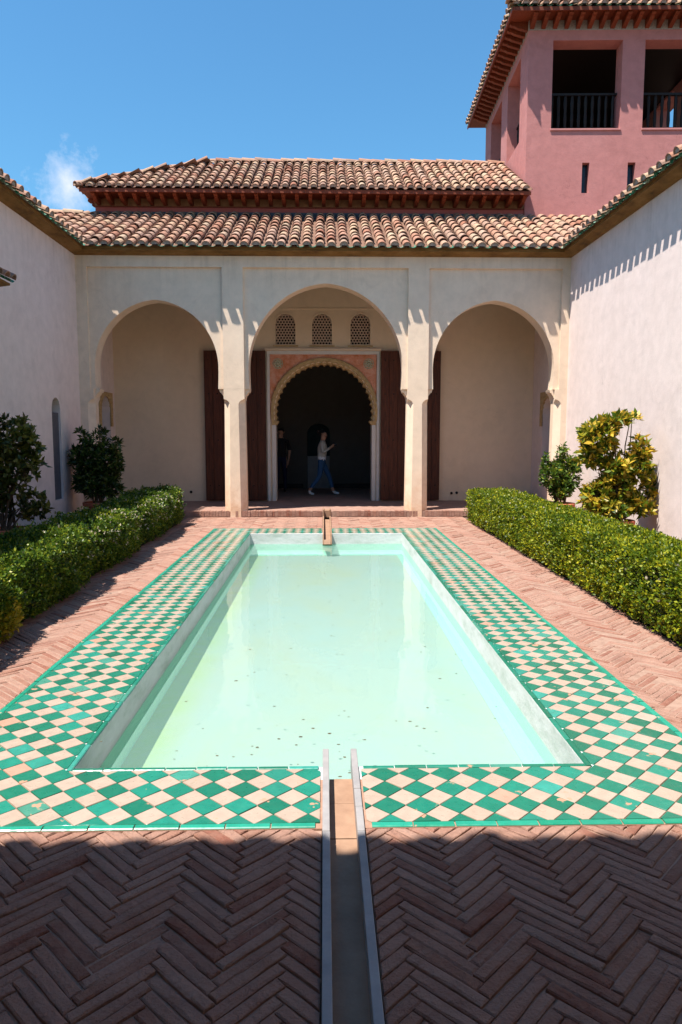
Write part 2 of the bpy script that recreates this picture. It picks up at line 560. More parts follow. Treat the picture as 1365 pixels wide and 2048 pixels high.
# ------------------------------------------------------------------ mesh helpers
def link_obj(name, me, parent=None, mat=None, loc=None):
    o = bpy.data.objects.new(name, me)
    col.objects.link(o)
    if parent is not None:
        o.parent = parent
    if mat is not None and me is not None and not me.materials:
        for x in (mat if isinstance(mat, (list, tuple)) else [mat]):
            me.materials.append(x)
    if loc is not None:
        o.location = loc
    return o


def tag(o, label=None, cat=None, group=None, kind=None):
    if label:
        o['label'] = label
    if cat:
        o['category'] = cat
    if group:
        o['group'] = group
    if kind:
        o['kind'] = kind
    return o


def empty(name, loc=(0, 0, 0)):
    o = bpy.data.objects.new(name, None)
    o.empty_display_size = 0.2
    col.objects.link(o)
    o.location = loc
    bpy.context.view_layer.update()
    return o


def XZ(y0, y1):
    return lambda u, v, w: (u, y0 + (y1 - y0) * w, v)


def YZ(x0, x1):
    return lambda u, v, w: (x0 + (x1 - x0) * w, u, v)


def XY(z0, z1):
    return lambda u, v, w: (u, v, z0 + (z1 - z0) * w)


class MB:
    def __init__(self):
        self.v, self.f, self.mi = [], [], []

    def add(self, vs, fs, mi=0):
        o = len(self.v)
        self.v += [tuple(p) for p in vs]
        for f in fs:
            self.f.append([i + o for i in f])
            self.mi.append(mi)
        return self

    def box(self, x0, x1, y0, y1, z0, z1, mi=0):
        return self.add([(x0, y0, z0), (x1, y0, z0), (x1, y1, z0), (x0, y1, z0), (x0, y0, z1), (x1, y0, z1), (x1, y1, z1), (x0, y1, z1)],
                        [(0, 3, 2, 1), (4, 5, 6, 7), (0, 1, 5, 4), (1, 2, 6, 5), (2, 3, 7, 6), (3, 0, 4, 7)], mi)

    def prism(self, outline, mp, holes=(), mi=0):
        loops = [list(outline)] + [list(h) for h in holes]
        flat = [p for L in loops for p in L]
        tris = tessellate_polygon([[Vector((p[0], p[1], 0)) for p in L] for L in loops])
        n = len(flat)
        vs = [mp(p[0], p[1], 0.0) for p in flat] + [mp(p[0], p[1], 1.0) for p in flat]
        fs = [tuple(t) for t in tris] + [tuple(i + n for i in reversed(t)) for t in tris]
        o = 0
        for L in loops:
            k = len(L)
            for i in range(k):
                j = (i + 1) % k
                fs.append((o + i, o + j, o + j + n, o + i + n))
            o += k
        return self.add(vs, fs, mi)

    def tube(self, pts, rads, seg=8, mi=0, caps=True):
        pts = [Vector(p) for p in pts]
        rings = []
        for i, p in enumerate(pts):
            d = (pts[min(i + 1, len(pts) - 1)] - pts[max(i - 1, 0)]).normalized()
            a = d.cross(Vector((0, 0, 1)) if abs(d.z) < 0.9 else Vector((1, 0, 0))).normalized()
            b = d.cross(a)
            r = rads[i] if hasattr(rads, '__len__') else rads
            rings.append([p + (a * math.cos(2 * PI * k / seg) + b * math.sin(2 * PI * k / seg)) * r for k in range(seg)])
        vs = [q for R in rings for q in R]
        fs = []
        for i in range(len(rings) - 1):
            for k in range(seg):
                k2 = (k + 1) % seg
                fs.append((i * seg + k, i * seg + k2, (i + 1) * seg + k2, (i + 1) * seg + k))
        if caps:
            fs.append(tuple(reversed(range(seg))))
            fs.append(tuple((len(rings) - 1) * seg + k for k in range(seg)))
        return self.add(vs, fs, mi)

    def lathe(self, prof, seg=24, c=(0, 0, 0), mi=0):
        vs = []
        for r, z in prof:
            for k in range(seg):
                a = 2 * PI * k / seg
                vs.append((c[0] + r * math.cos(a), c[1] + r * math.sin(a), c[2] + z))
        fs = []
        for i in range(len(prof) - 1):
            for k in range(seg):
                k2 = (k + 1) % seg
                fs.append((i * seg + k, i * seg + k2, (i + 1) * seg + k2, (i + 1) * seg + k))
        return self.add(vs, fs, mi)

    def sweep(self, prof, p0, p1, out, mi=0):
        """profile of (out, z) swept from p0 to p1 along a wall, out = horizontal unit vector"""
        p0, p1, out = Vector(p0), Vector(p1), Vector(out)
        n = len(prof)
        vs = [p0 + out * a + Vector((0, 0, b)) for a, b in prof] + [p1 + out * a + Vector((0, 0, b)) for a, b in prof]
        fs = [(i, (i + 1) % n, (i + 1) % n + n, i + n) for i in range(n)]
        fs += [tuple(range(n)), tuple(reversed(range(n, 2 * n)))]
        return self.add(vs, fs, mi)

    def mesh(self, name, smooth=False, fix=True):
        me = bpy.data.meshes.new(name)
        me.from_pydata(self.v, [], self.f)
        me.polygons.foreach_set('material_index', self.mi)
        if fix:
            bm = bmesh.new()
            bm.from_mesh(me)
            bmesh.ops.recalc_face_normals(bm, faces=bm.faces)
            bm.to_mesh(me)
            bm.free()
        if smooth:
            me.polygons.foreach_set('use_smooth', [True] * len(me.polygons))
        me.update()
        return me

    def build(self, name, mat, parent=None, smooth=False, bevel=0.0, fix=True):
        o = link_obj(name, self.mesh(name, smooth, fix), parent, mat)
        if bevel:
            b = o.modifiers.new('soft_edges', 'BEVEL')
            b.width = bevel
            b.segments = 2
            b.limit_method = 'ANGLE'
            b.angle_limit = math.radians(40)
        return o


def rect(x0, x1, z0, z1):
    return [(x0, z0), (x1, z0), (x1, z1), (x0, z1)]


def place_pieces(name, meshes, mats4, choice, parent, limit, stuff_name, dist_key=None):
    """put up to limit pieces as objects sharing meshes, the rest joined in one stuff part"""
    order = list(range(len(mats4)))
    if dist_key:
        order.sort(key=dist_key)
    for i in order[:limit]:
        o = bpy.data.objects.new(name, meshes[choice[i]])
        o.parent = parent
        o.matrix_world = mats4[i]
        col.objects.link(o)
    rest = order[limit:]
    if not rest:
        return
    cache = {}
    V, F, S, off = [], [], [], 0
    for k, me in enumerate(meshes):
        cache[k] = (np.array([v.co for v in me.vertices]), [tuple(p.vertices) for p in me.polygons], [p.material_index for p in me.polygons])
    for i in rest:
        v, f, mi = cache[choice[i]]
        m = np.array(mats4[i])
        V.append(v @ m[:3, :3].T + m[:3, 3])
        F += [tuple(j + off for j in q) for q in f]
        S += mi
        off += len(v)
    me = bpy.data.meshes.new(stuff_name)
    me.from_pydata(np.concatenate(V).tolist(), [], F)
    me.polygons.foreach_set('material_index', S)
    for x in meshes[0].materials:
        me.materials.append(x)
    if meshes[0].polygons[0].use_smooth:
        me.polygons.foreach_set('use_smooth', [True] * len(me.polygons))
    o = link_obj(stuff_name, me, parent)
    o['kind'] = 'stuff'


# ------------------------------------------------------------------ leaves
def leaf_mesh(name, P, N, size, aspect, mat, mats_extra=(), mi=None, droop=0.25):
    """many folded leaf quads: P positions, N outward directions"""
    n = len(P)
    D = N + rng.normal(0, 0.55, (n, 3))
    D /= np.linalg.norm(D, axis=1)[:, None] + 1e-9
    A = np.cross(D, rng.normal(0, 1, (n, 3)))
    A /= np.linalg.norm(A, axis=1)[:, None] + 1e-9
    U = np.cross(A, D)
    s = size * rng.uniform(0.65, 1.3, n)[:, None]
    tip = P + D * s
    midp = P + D * s * 0.5
    w = s * aspect * 0.5
    l_ = midp + A * w + U * s * droop * 0.3
    r_ = midp - A * w + U * s * droop * 0.3
    V = np.stack([P, r_, tip, l_], 1).reshape(-1, 3)
    me = bpy.data.meshes.new(name)
    me.vertices.add(4 * n)
    me.vertices.foreach_set('co', V.ravel())
    me.loops.add(4 * n)
    me.loops.foreach_set('vertex_index', np.arange(4 * n, dtype=np.int32))
    me.polygons.add(n)
    me.polygons.foreach_set('loop_start', np.arange(0, 4 * n, 4, dtype=np.int32))
    if mi is not None:
        me.polygons.foreach_set('material_index', mi.astype(np.int32))
    me.update(calc_edges=True)
    for x in (mat, *mats_extra):
        me.materials.append(x)
    return me


# ------------------------------------------------------------------ dimensions
XC = 0.035
XL, XR = -5.03, 5.07          # courtyard side walls
YF = 15.25                    # arcade face
YB = 17.75                    # gallery back wall
FLOOR = 0.12
PX0, PX1, PY0, PY1 = -1.30, 1.36, 3.63, 12.66      # pool rim
BX0, BX1, BY0, BY1 = -2.04, 2.07, 3.035, 13.35     # tile border, outside
CH0, CH1 = -0.012, 0.173                           # near channel
WATER, BOTTOM = -0.185, -0.378

# ------------------------------------------------------------------ ground
g = MB()
B = 260
g.add([(-B, -B, -0.15), (B, -B, -0.15), (B, B, -0.15), (-B, B, -0.15), (PX0 - .02, PY0 - .02, -0.15), (PX1 + .02, PY0 - .02, -0.15), (PX1 + .02, PY1 + .02, -0.15), (PX0 - .02, PY1 + .02, -0.15)],
      [(0, 1, 5, 4), (1, 2, 6, 5), (2, 3, 7, 6), (3, 0, 4, 7)])
tag(g.build('ground', M['soil'], fix=False), kind='structure')

# paving: joint bed, then herringbone bricks laid on edge
bed = MB()
PAVX0, PAVX1, PAVY0 = -2.86, 2.92, 0.2
FCH0, FCH1 = -0.035, 0.128
PAVING = [(PAVX0, CH0 - 0.004, PAVY0, BY0 - 0.002), (CH1 + 0.004, PAVX1, PAVY0, BY0 - 0.002),
          (PAVX0, BX0 - 0.002, BY0 - 0.002, BY1 + 0.002), (BX1 + 0.002, PAVX1, BY0 - 0.002, BY1 + 0.002),
          (PAVX0, FCH0 - 0.004, BY1 + 0.002, YF - 0.003), (FCH1 + 0.004, PAVX1, BY1 + 0.002, YF - 0.003)]
for k, r in enumerate(PAVING):
    bed.box(r[0], r[1], r[2], r[3], -0.16, -0.011 if k < 2 else -0.0030)
paving = tag(bed.build('courtyard_paving', M['joint']), kind='structure')
for x0, x1 in ((XL, PAVX0 - 0.002), (PAVX1 + 0.002, XR)):
    w = MB()
    w.box(x0, x1, 0.2, YF - 0.004, -0.16, -0.02)
    tag(w.build('planting_bed', M['soil']), kind='structure')

BL, BW = 0.296, 0.0495


def clip_poly(poly, x0, x1, y0, y1):
    def half(P, f):
        out = []
        for i in range(len(P)):
            a, b = P[i], P[(i + 1) % len(P)]
            fa, fb = f(a), f(b)
            if fa >= 0:
                out.append(a)
            if fa * fb < 0:
                k = fa / (fa - fb)
                out.append((a[0] + (b[0] - a[0]) * k, a[1] + (b[1] - a[1]) * k))
        return out
    for f in (lambda p: p[0] - x0, lambda p: x1 - p[0], lambda p: p[1] - y0, lambda p: y1 - p[1]):
        if len(poly) < 3:
            return []
        poly = half(poly, f)
    return poly


def area(P):
    return abs(sum(P[i][0] * P[(i + 1) % len(P)][1] - P[(i + 1) % len(P)][0] * P[i][1] for i in range(len(P)))) / 2


def worn_top(P, j, chamfer, z_edge, z_top, z_low):
    """piece of outline P (local) with slightly worn, chamfered top edge"""
    n = len(P)
    cx, cy = sum(p[0] for p in P) / n, sum(p[1] for p in P) / n
    up = []
    for k in range(n):
        a, b, c = P[k - 1], P[k], P[(k + 1) % n]
        d1 = Vector((b[0] - a[0], b[1] - a[1])); d2 = Vector((c[0] - b[0], c[1] - b[1]))
        d1 = d1.normalized() if d1.length > 1e-6 else Vector((1, 0)); d2 = d2.normalized() if d2.length > 1e-6 else d1
        nn = Vector((-d1.y - d2.y, d1.x + d2.x))
        nn = nn.normalized() if nn.length > 1e-4 else Vector((cx - b[0], cy - b[1])).normalized()
        up.append((b[0] + nn.x * chamfer * 1.3 + j(), b[1] + nn.y * chamfer * 1.3 + j()))
    vs = [(p[0], p[1], z_low) for p in P] + [(p[0] + j() * .4, p[1] + j() * .4, z_edge) for p in P] + [(p[0], p[1], z_top + j() * 0.35) for p in up]
    fs = []
    for a in (0, n):
        for i in range(n):
            k = (i + 1) % n
            fs.append((a + i, a + k, a + k + n, a + i + n))
    fs.append(tuple(range(2 * n, 3 * n)))
    return vs, fs


def brick_rect(k):
    r = random.Random(k)
    a, b = (BL - 0.005 - r.random() * 0.005) / 2, (BW - 0.0045 - r.random() * 0.003) / 2
    n = 3
    e = lambda: r.uniform(-0.0036, 0.0036)
    P = [(-a, -b), (-a * .3, -b + e()), (a * .4, -b + e()), (a, -b), (a, b), (a * .3, b + e()), (-a * .4, b + e()), (-a, b)]
    return P


def brick_mesh(k):
    r = random.Random(k + 50)
    j = lambda: r.uniform(-0.0035, 0.0035)
    mb = MB()
    mb.add(*worn_top(brick_rect(k), j, 0.006, -0.0045, 0.0, -0.03))
    me = mb.mesh('brick', fix=False)
    me.materials.append(M['brick'])
    return me


NBR = 14
brick_meshes = [brick_mesh(k) for k in range(NBR)]
bm4, bch, cut_bricks = [], [], []
c45 = math.sqrt(0.5)
OX, OY = 0.086, 1.0
for s_ in range(-290, 330):
    for t_ in range(-18, 19):
        # lattice of the herringbone: stacked by (W, W), shifted by (L, -L) in brick axes
        for kind in (0, 1):
            bx = s_ * BW + t_ * BL
            by = s_ * BW - t_ * BL
            if kind == 0:
                px, py, ang = bx + BL / 2, by + BW / 2, 0.0
            else:
                px, py, ang = bx - BW / 2, by + BL / 2, PI / 2
            wx, wy = OX + (px - py) * c45, OY + (px + py) * c45
            if not (-3.3 < wx < 3.3 and 0.1 < wy < 15.4):
                continue
            rot = ang + PI / 4 + random.gauss(0, 0.010)
            ch_ = random.randrange(NBR)
            co, si = math.cos(rot), math.sin(rot)
            full = [(wx + co * p[0] - si * p[1], wy + si * p[0] + co * p[1]) for p in brick_rect(ch_)]
            inside = [sum(1 for p in full if r[0] <= p[0] <= r[1] and r[2] <= p[1] <= r[3]) for r in PAVING]
            if max(inside) == len(full) or (sum(inside) == len(full) and min(p[1] for p in full) > BY0 - 0.3 and (max(p[0] for p in full) < BX0 - 0.01 or min(p[0] for p in full) > BX1 + 0.01)):
                bm4.append(Matrix.Translation((wx, wy, random.gauss(0, 0.003))) @ Matrix.Rotation(rot, 4, 'Z') @ Matrix.Rotation(random.gauss(0, 0.02), 4, 'X') @ Matrix.Rotation(random.gauss(0, 0.009), 4, 'Y'))
                bch.append(ch_)
            else:
                for r in PAVING:
                    Q = clip_poly(full, r[0] + 0.002, r[1] - 0.002, r[2] + 0.002, r[3] - 0.002)
                    if len(Q) >= 3 and area(Q) > 0.0006:
                        cut_bricks.append(Q)


def brick_key(i):
    p = bm4[i].translation
    vis = abs(p.x) < 0.50 * p.y + 0.12 and p.y > 1.8
    return (0 if vis else 1, p.y)


place_pieces('brick', brick_meshes, bm4, bch, paving, 260, 'far_bricks', brick_key)
mb = MB()
n_cut = 0
for Q in sorted(cut_bricks, key=lambda Q: Q[0][1]):
    jr = random.Random(n_cut)
    jf = lambda: jr.uniform(-0.0025, 0.0025)
    cx, cy = sum(p[0] for p in Q) / len(Q), sum(p[1] for p in Q) / len(Q)
    vs, fs = worn_top([(p[0] - cx, p[1] - cy) for p in Q], jf, 0.004, -0.004, 0.0, -0.03)
    if 1.9 < cy < 3.05 and abs(cx) < 0.5 * cy + 0.1 and area(Q) > 0.003:
        m1 = MB()
        m1.add(vs, fs)
        o = link_obj('cut_brick', m1.mesh('cut_brick', fix=False), paving, M['brick'], (cx, cy, 0))
    else:
        mb.add([(v[0] + cx, v[1] + cy, v[2]) for v in vs], fs)
    n_cut += 1
o = mb.build('edge_bricks', M['brick'], paving, fix=False)
o['kind'] = 'stuff'

# ------------------------------------------------------------------ pool
pool = tag(empty('pool', ((PX0 + PX1) / 2, (PY0 + PY1) / 2, 0)), 'long rectangular pool with white rendered sides and green checkered tile border', 'pool')


def child(mb, name, mat, parent, **k):
    """build in world coordinates under a parent whose location may not be the origin"""
    o = mb.build(name, mat, parent, **k)
    bpy_parent_keep(o, parent)
    return o


def world_of(o):
    m = Matrix.Translation(o.location) if o.parent is None else world_of(o.parent) @ o.matrix_parent_inverse @ o.matrix_basis
    return m


def bpy_parent_keep(o, parent):
    if parent is not None:
        o.matrix_parent_inverse = world_of(parent).inverted()


w = MB()
t = 0.14
w.box(PX0 - t, PX0, PY0 - t, PY1 + t, -0.6, -0.0016)
child(w, 'basin_wall', M['pool_wall'], pool)
w = MB()
w.box(PX1, PX1 + t, PY0 - t, PY1 + t, -0.6, -0.0016)
child(w, 'basin_wall', M['pool_wall'], pool)
w = MB()
w.box(PX0, FCH0, PY1, PY1 + t, -0.6, -0.0016)
w.box(FCH1, PX1, PY1, PY1 + t, -0.6, -0.0016)
w.box(FCH0, FCH1, PY1, PY1 + t, -0.6, -0.21)
child(w, 'basin_wall', M['pool_wall'], pool)
w = MB()
w.box(PX0, CH0, PY0 - t, PY0, -0.6, -0.0016)
w.box(CH1, PX1, PY0 - t, PY0, -0.6, -0.0016)
w.box(CH0, CH1, PY0 - t, PY0, -0.6, -0.125)
child(w, 'basin_wall', M['pool_wall'], pool)
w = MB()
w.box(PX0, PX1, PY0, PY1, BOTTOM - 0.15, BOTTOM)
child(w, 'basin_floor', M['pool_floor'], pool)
# rounded fillet along the foot of the far wall and right wall
for (p0, p1, out) in (((PX0, PY1, BOTTOM), (PX1, PY1, BOTTOM), (0, -1, 0)), ((PX1, PY0, BOTTOM), (PX1, PY1, BOTTOM), (-1, 0, 0))):
    w = MB()
    w.sweep([(0.0, 0.0), (0.09, 0.003), (0.05, 0.018), (0.02, 0.045), (0.0, 0.08)], p0, p1, out)
    child(w, 'fillet', M['pool_wall'], pool)
wt = MB()
wt.add([(PX0, PY0, WATER), (PX1, PY0, WATER), (PX1, PY1, WATER), (PX0, PY1, WATER)], [(0, 1, 2, 3)])
tag(wt.build('water', M['water'], fix=False), kind='structure')

# tile border
TD = 0.1588
SW = 0.042      # outer strip width
IW = 0.034      # inner strip width
bd = MB()
bd.box(BX0, PX0 - t, BY0, BY1, -0.155, -0.0015)
bd.box(PX1 + t, BX1, BY0, BY1, -0.155, -0.0015)
bd.box(PX0 - t, CH0, BY0, PY0 - t, -0.155, -0.0015)
bd.box(CH1, PX1 + t, BY0, PY0 - t, -0.155, -0.0015)
bd.box(PX0 - t, FCH0, PY1 + t, BY1, -0.155, -0.0015)
bd.box(FCH1, PX1 + t, PY1 + t, BY1, -0.155, -0.0015)
border = child(bd, 'tile_border', M['grout'], pool)


REG_L = [(BX0 + SW, PX0 - IW, PY0 - IW, PY1 + IW), (BX0 + SW, CH0 - 0.012, BY0 + SW, PY0 - IW), (BX0 + SW, FCH0 - 0.006, PY1 + IW, BY1 - SW)]
REG_R = [(PX1 + IW, BX1 - SW, PY0 - IW, PY1 + IW), (CH1 + 0.012, BX1 - SW, BY0 + SW, PY0 - IW), (FCH1 + 0.006, BX1 - SW, PY1 + IW, BY1 - SW)]


def flat_piece(poly, z0, z1, jz=0.0):
    """tile with a slightly smaller top so that its edge shows"""
    n = len(poly)
    cx, cy = sum(p[0] for p in poly) / n, sum(p[1] for p in poly) / n
    tx, ty = random.gauss(0, 0.006), random.gauss(0, 0.006)
    k = 0.975
    top = [(cx + (p[0] - cx) * k, cy + (p[1] - cy) * k) for p in poly]
    vs = [(p[0] - cx, p[1] - cy, z0) for p in poly] + [(p[0] - cx, p[1] - cy, z1 - 0.0015) for p in poly] + \
         [(p[0] - cx, p[1] - cy, z1 + jz + tx * (p[0] - cx) + ty * (p[1] - cy)) for p in top]
    fs = []
    for a in (0, n):
        for i in range(n):
            j = (i + 1) % n
            fs.append((a + i, a + j, a + j + n, a + i + n))
    fs.append(tuple(range(2 * n, 3 * n)))
    return vs, fs, (cx, cy)


tiles = []
for side, (gx, gy), regs in (('l', (-0.0767, 3.548), REG_L), ('r', (0.2977, 3.5375), REG_R)):
    for i in range(-16, 17):
        for j in range(-6, 66):
            for kind in (0, 1):
                cx = gx + (i + 0.5 * kind) * TD
                cy = gy + (j + 0.5 * kind) * TD
                q = TD / 2 - 0.0032
                poly = [(cx + q, cy), (cx, cy + q), (cx - q, cy), (cx, cy - q)]
                inside = lambda p: any(r[0] <= p[0] <= r[1] and r[2] <= p[1] <= r[3] for r in regs)
                cand = []
                if all(inside(p) for p in poly):
                    cand = [poly]
                else:
                    cand = [clip_poly(poly, *r) for r in regs]
                for P in cand:
                    if len(P) >= 3 and area(P) > 0.0004:
                        tiles.append((kind, P, side))
# nearest 300 that fall in view are objects
def tile_key(tp):
    P = tp[1]
    x, y = P[0]
    return (0 if abs(x) < 0.48 * y + 0.1 else 1, y - 0.6 * math.sqrt(area(P)))


tiles.sort(key=tile_key)
full_mesh = {}
for n_, (kind, P, side) in enumerate(tiles[:300]):
    mat = M['tile_cream'] if kind else M['tile_green']
    vs, fs, (cx, cy) = flat_piece(P, -0.002, 0.005, random.gauss(0, 0.0006))
    if len(P) == 4 and area(P) > 0.0115:
        key = (kind, n_ % 4)
        if key not in full_mesh:
            mb = MB()
            mb.add(vs, fs)
            full_mesh[key] = mb.mesh('tile', fix=False)
            full_mesh[key].materials.append(mat)
        me = full_mesh[key]
    else:
        mb = MB()
        mb.add(vs, fs)
        me = mb.mesh('tile', fix=False)
        me.materials.append(mat)
    o = link_obj('tile', me, border)
    bpy_parent_keep(o, border)
    o.location = (cx, cy, random.gauss(0, 0.0005))
mb = MB()
for kind, P, side in tiles[300:]:
    vs, fs, (cx, cy) = flat_piece(P, -0.002, 0.005, random.gauss(0, 0.0006))
    mb.add([(v[0] + cx, v[1] + cy, v[2]) for v in vs], fs, kind)
o = child(mb, 'far_tiles', [M['tile_green'], M['tile_cream']], border, fix=False)
o['kind'] = 'stuff'


def strip_run(x0, y0, x1, y1, wd, seg, inner=False, z=0.006):
    """glazed edging pieces along a line"""
    L = math.hypot(x1 - x0, y1 - y0)
    n = max(1, round(L / seg))
    ux, uy = (x1 - x0) / L, (y1 - y0) / L
    for i in range(n):
        a, b = i * L / n + 0.003 + random.random() * .002, (i + 1) * L / n - 0.003
        cx, cy = x0 + ux * (a + b) / 2, y0 + uy * (a + b) / 2
        hl = (b - a) / 2
        mb = MB()
        e = wd / 2 - 0.002
        prof = [(-e, -0.004), (-e, z - 0.004), (-e + .005, z), (e - .005, z), (e, z - 0.004), (e, -0.004)]
        vs = [(-hl, p[0], p[1]) for p in prof] + [(hl, p[0], p[1]) for p in prof]
        k = len(prof)
        fs = [(i2, (i2 + 1) % k, (i2 + 1) % k + k, i2 + k) for i2 in range(k)] + [tuple(reversed(range(k))), tuple(range(k, 2 * k))]
        mb.add(vs, fs)
        o = mb.build('edging_tile', M['tile_green'] if inner else M['strip_green'], border)
        bpy_parent_keep(o, border)
        o.location = (cx, cy, random.gauss(0, 0.0007))
        o.rotation_euler = (0, 0, math.atan2(uy, ux) + random.gauss(0, 0.003))


strip_run(BX0, BY0 + SW / 2, CH0 - 0.03, BY0 + SW / 2, SW, 0.2)
strip_run(CH1 + 0.03, BY0 + SW / 2, BX1, BY0 + SW / 2, SW, 0.19)
strip_run(BX0 + SW / 2, BY0 + SW, BX0 + SW / 2, BY1 - SW, SW, 0.24)
strip_run(BX1 - SW / 2, BY0 + SW, BX1 - SW / 2, BY1 - SW, SW, 0.24)
strip_run(BX0, BY1 - SW / 2, FCH0 - 0.02, BY1 - SW / 2, SW, 0.3, True)
strip_run(FCH1 + 0.02, BY1 - SW / 2, BX1, BY1 - SW / 2, SW, 0.3, True)
strip_run(PX0 - IW / 2, PY0 - IW, PX0 - IW / 2, PY1 + IW, IW, 0.33, True, 0.008)
strip_run(PX1 + IW / 2, PY0 - IW, PX1 + IW / 2, PY1 + IW, IW, 0.33, True, 0.008)
strip_run(PX0, PY0 - IW / 2, CH0 - 0.02, PY0 - IW / 2, IW, 0.16, True, 0.008)
strip_run(CH1 + 0.02, PY0 - IW / 2, PX1, PY0 - IW / 2, IW, 0.16, True, 0.008)

# ------------------------------------------------------------------ channels
ch = tag(empty('water_channel', (0.08, 2.2, 0)), 'narrow stone water channel with white marble kerbs running into the near end of the pool', 'channel')
w = MB()
w.box(CH0 + 0.034, CH1 - 0.034, 0.2, 3.05, -0.12, -0.062)
child(w, 'channel_bed', M['channel_stone'], ch)
w = MB()
w.box(CH0 + 0.034, CH1 - 0.034, 3.056, 3.36, -0.12, -0.060)
child(w, 'channel_bed', M['channel_stone'], ch)
w = MB()
w.box(CH0 + 0.034, CH1 - 0.034, 3.364, 3.615, -0.12, -0.061)
child(w, 'channel_bed', M['channel_stone'], ch)
cuts_l = [0.2, 1.35, 2.99, 3.82]
cuts_r = [0.2, 1.55, 2.99, 3.20, 3.37, 3.82]
for cuts, x0, x1 in ((cuts_l, CH0, CH0 + 0.033), (cuts_r, CH1 - 0.033, CH1)):
    for a, b in zip(cuts, cuts[1:]):
        w = MB()
        dx = random.uniform(-0.001, 0.001)
        w.box(x0 + dx, x1 + dx, a + 0.0015, b - 0.0015, -0.10, 0.014 + random.uniform(-0.001, 0.001))
        child(w, 'kerb_stone', M['marble'], ch, bevel=0.003)

fc = tag(empty('water_channel', (0.05, 14.0, 0)), 'short brown stone spout running from the arcade step into the far pool end', 'channel')
w = MB()
w.prism([(12.42, -0.155), (12.67, -0.20), (12.67, -0.13), (15.24, -0.13), (15.24, -0.05), (12.46, -0.085)], YZ(FCH0 + 0.025, FCH1 - 0.025))
child(w, 'channel_bed', M['channel_stone'], fc)
for x0, x1 in ((FCH0, FCH0 + 0.024), (FCH1 - 0.024, FCH1)):
    w = MB()
    w.prism([(12.44, -0.16), (12.66, -0.20), (15.24, -0.13), (15.24, 0.02), (12.48, 0.012)], YZ(x0, x1))
    child(w, 'kerb_stone', M['channel_stone'], fc, bevel=0.003)

# ------------------------------------------------------------------ roof tiles
def cover_mesh(k, L=0.43, r0=0.090, r1=0.074, cap=False, seg=7):
    r = random.Random(100 + k)
    r0 *= r.uniform(0.95, 1.05)
    th = 0.016
    vs, fs, mi = [], [], []
    for y, R in ((0.0, r0), (L, r1)):
        for rad in (R, R - th):
            for i in range(seg + 1):
                a = PI * i / seg
                vs.append((rad * math.cos(a), y, rad * math.sin(a) * 0.92))
    n = seg + 1
    for i in range(seg):
        fs.append((i, i + 1, 2 * n + i + 1, 2 * n + i)); mi.append(0)
        fs.append((n + i, 3 * n + i, 3 * n + i + 1, n + i + 1)); mi.append(0)
        fs.append((i, n + i, n + i + 1, i + 1)); mi.append(0)
    if cap:
        o = len(vs)
        for i in range(n):
            a = PI * i / seg
            vs.append(((r0 - th) * math.cos(a), 0.014, (r0 - th) * math.sin(a) * 0.92))
        fs.append(tuple(range(o, o + n))); mi.append(1)
    me = bpy.data.meshes.new('roof_tile')
    me.from_pydata(vs, [], fs)
    me.polygons.foreach_set('material_index', mi)
    sm = [m_ == 0 for m_ in mi]
    me.polygons.foreach_set('use_smooth', [False] * len(mi))
    me.materials.append(M['tile'])
    me.materials.append(M['mortar_cap'])
    me.update()
    return me


def pan_mesh(L=0.43, r0=0.088, mat=None, seg=5):
    th = 0.012
    vs, fs = [], []
    for y, R in ((0.0, r0 * 0.9), (L, r0 * 1.05)):
        for rad in (R, R - th):
            for i in range(seg + 1):
                a = PI + PI * i / seg
                vs.append((rad * math.cos(a), y, rad * math.sin(a) * 0.55))
    n = seg + 1
    for i in range(seg):
        fs.append((i, 2 * n + i, 2 * n + i + 1, i + 1))
        fs.append((n + i, n + i + 1, 3 * n + i + 1, 3 * n + i))
        fs.append((i, i + 1, n + i + 1, n + i))
    me = bpy.data.meshes.new('eave_tile')
    me.from_pydata(vs, [], fs)
    me.materials.append(mat)
    me.update()
    return me


COVER = [cover_mesh(k, r0=0.100, r1=0.082) for k in range(4)]
COVER_CAP = [cover_mesh(k, cap=True) for k in range(3)]
PAN = [pan_mesh(mat=M['pan'])]
PAN_G = [pan_mesh(mat=M['glaze'])]


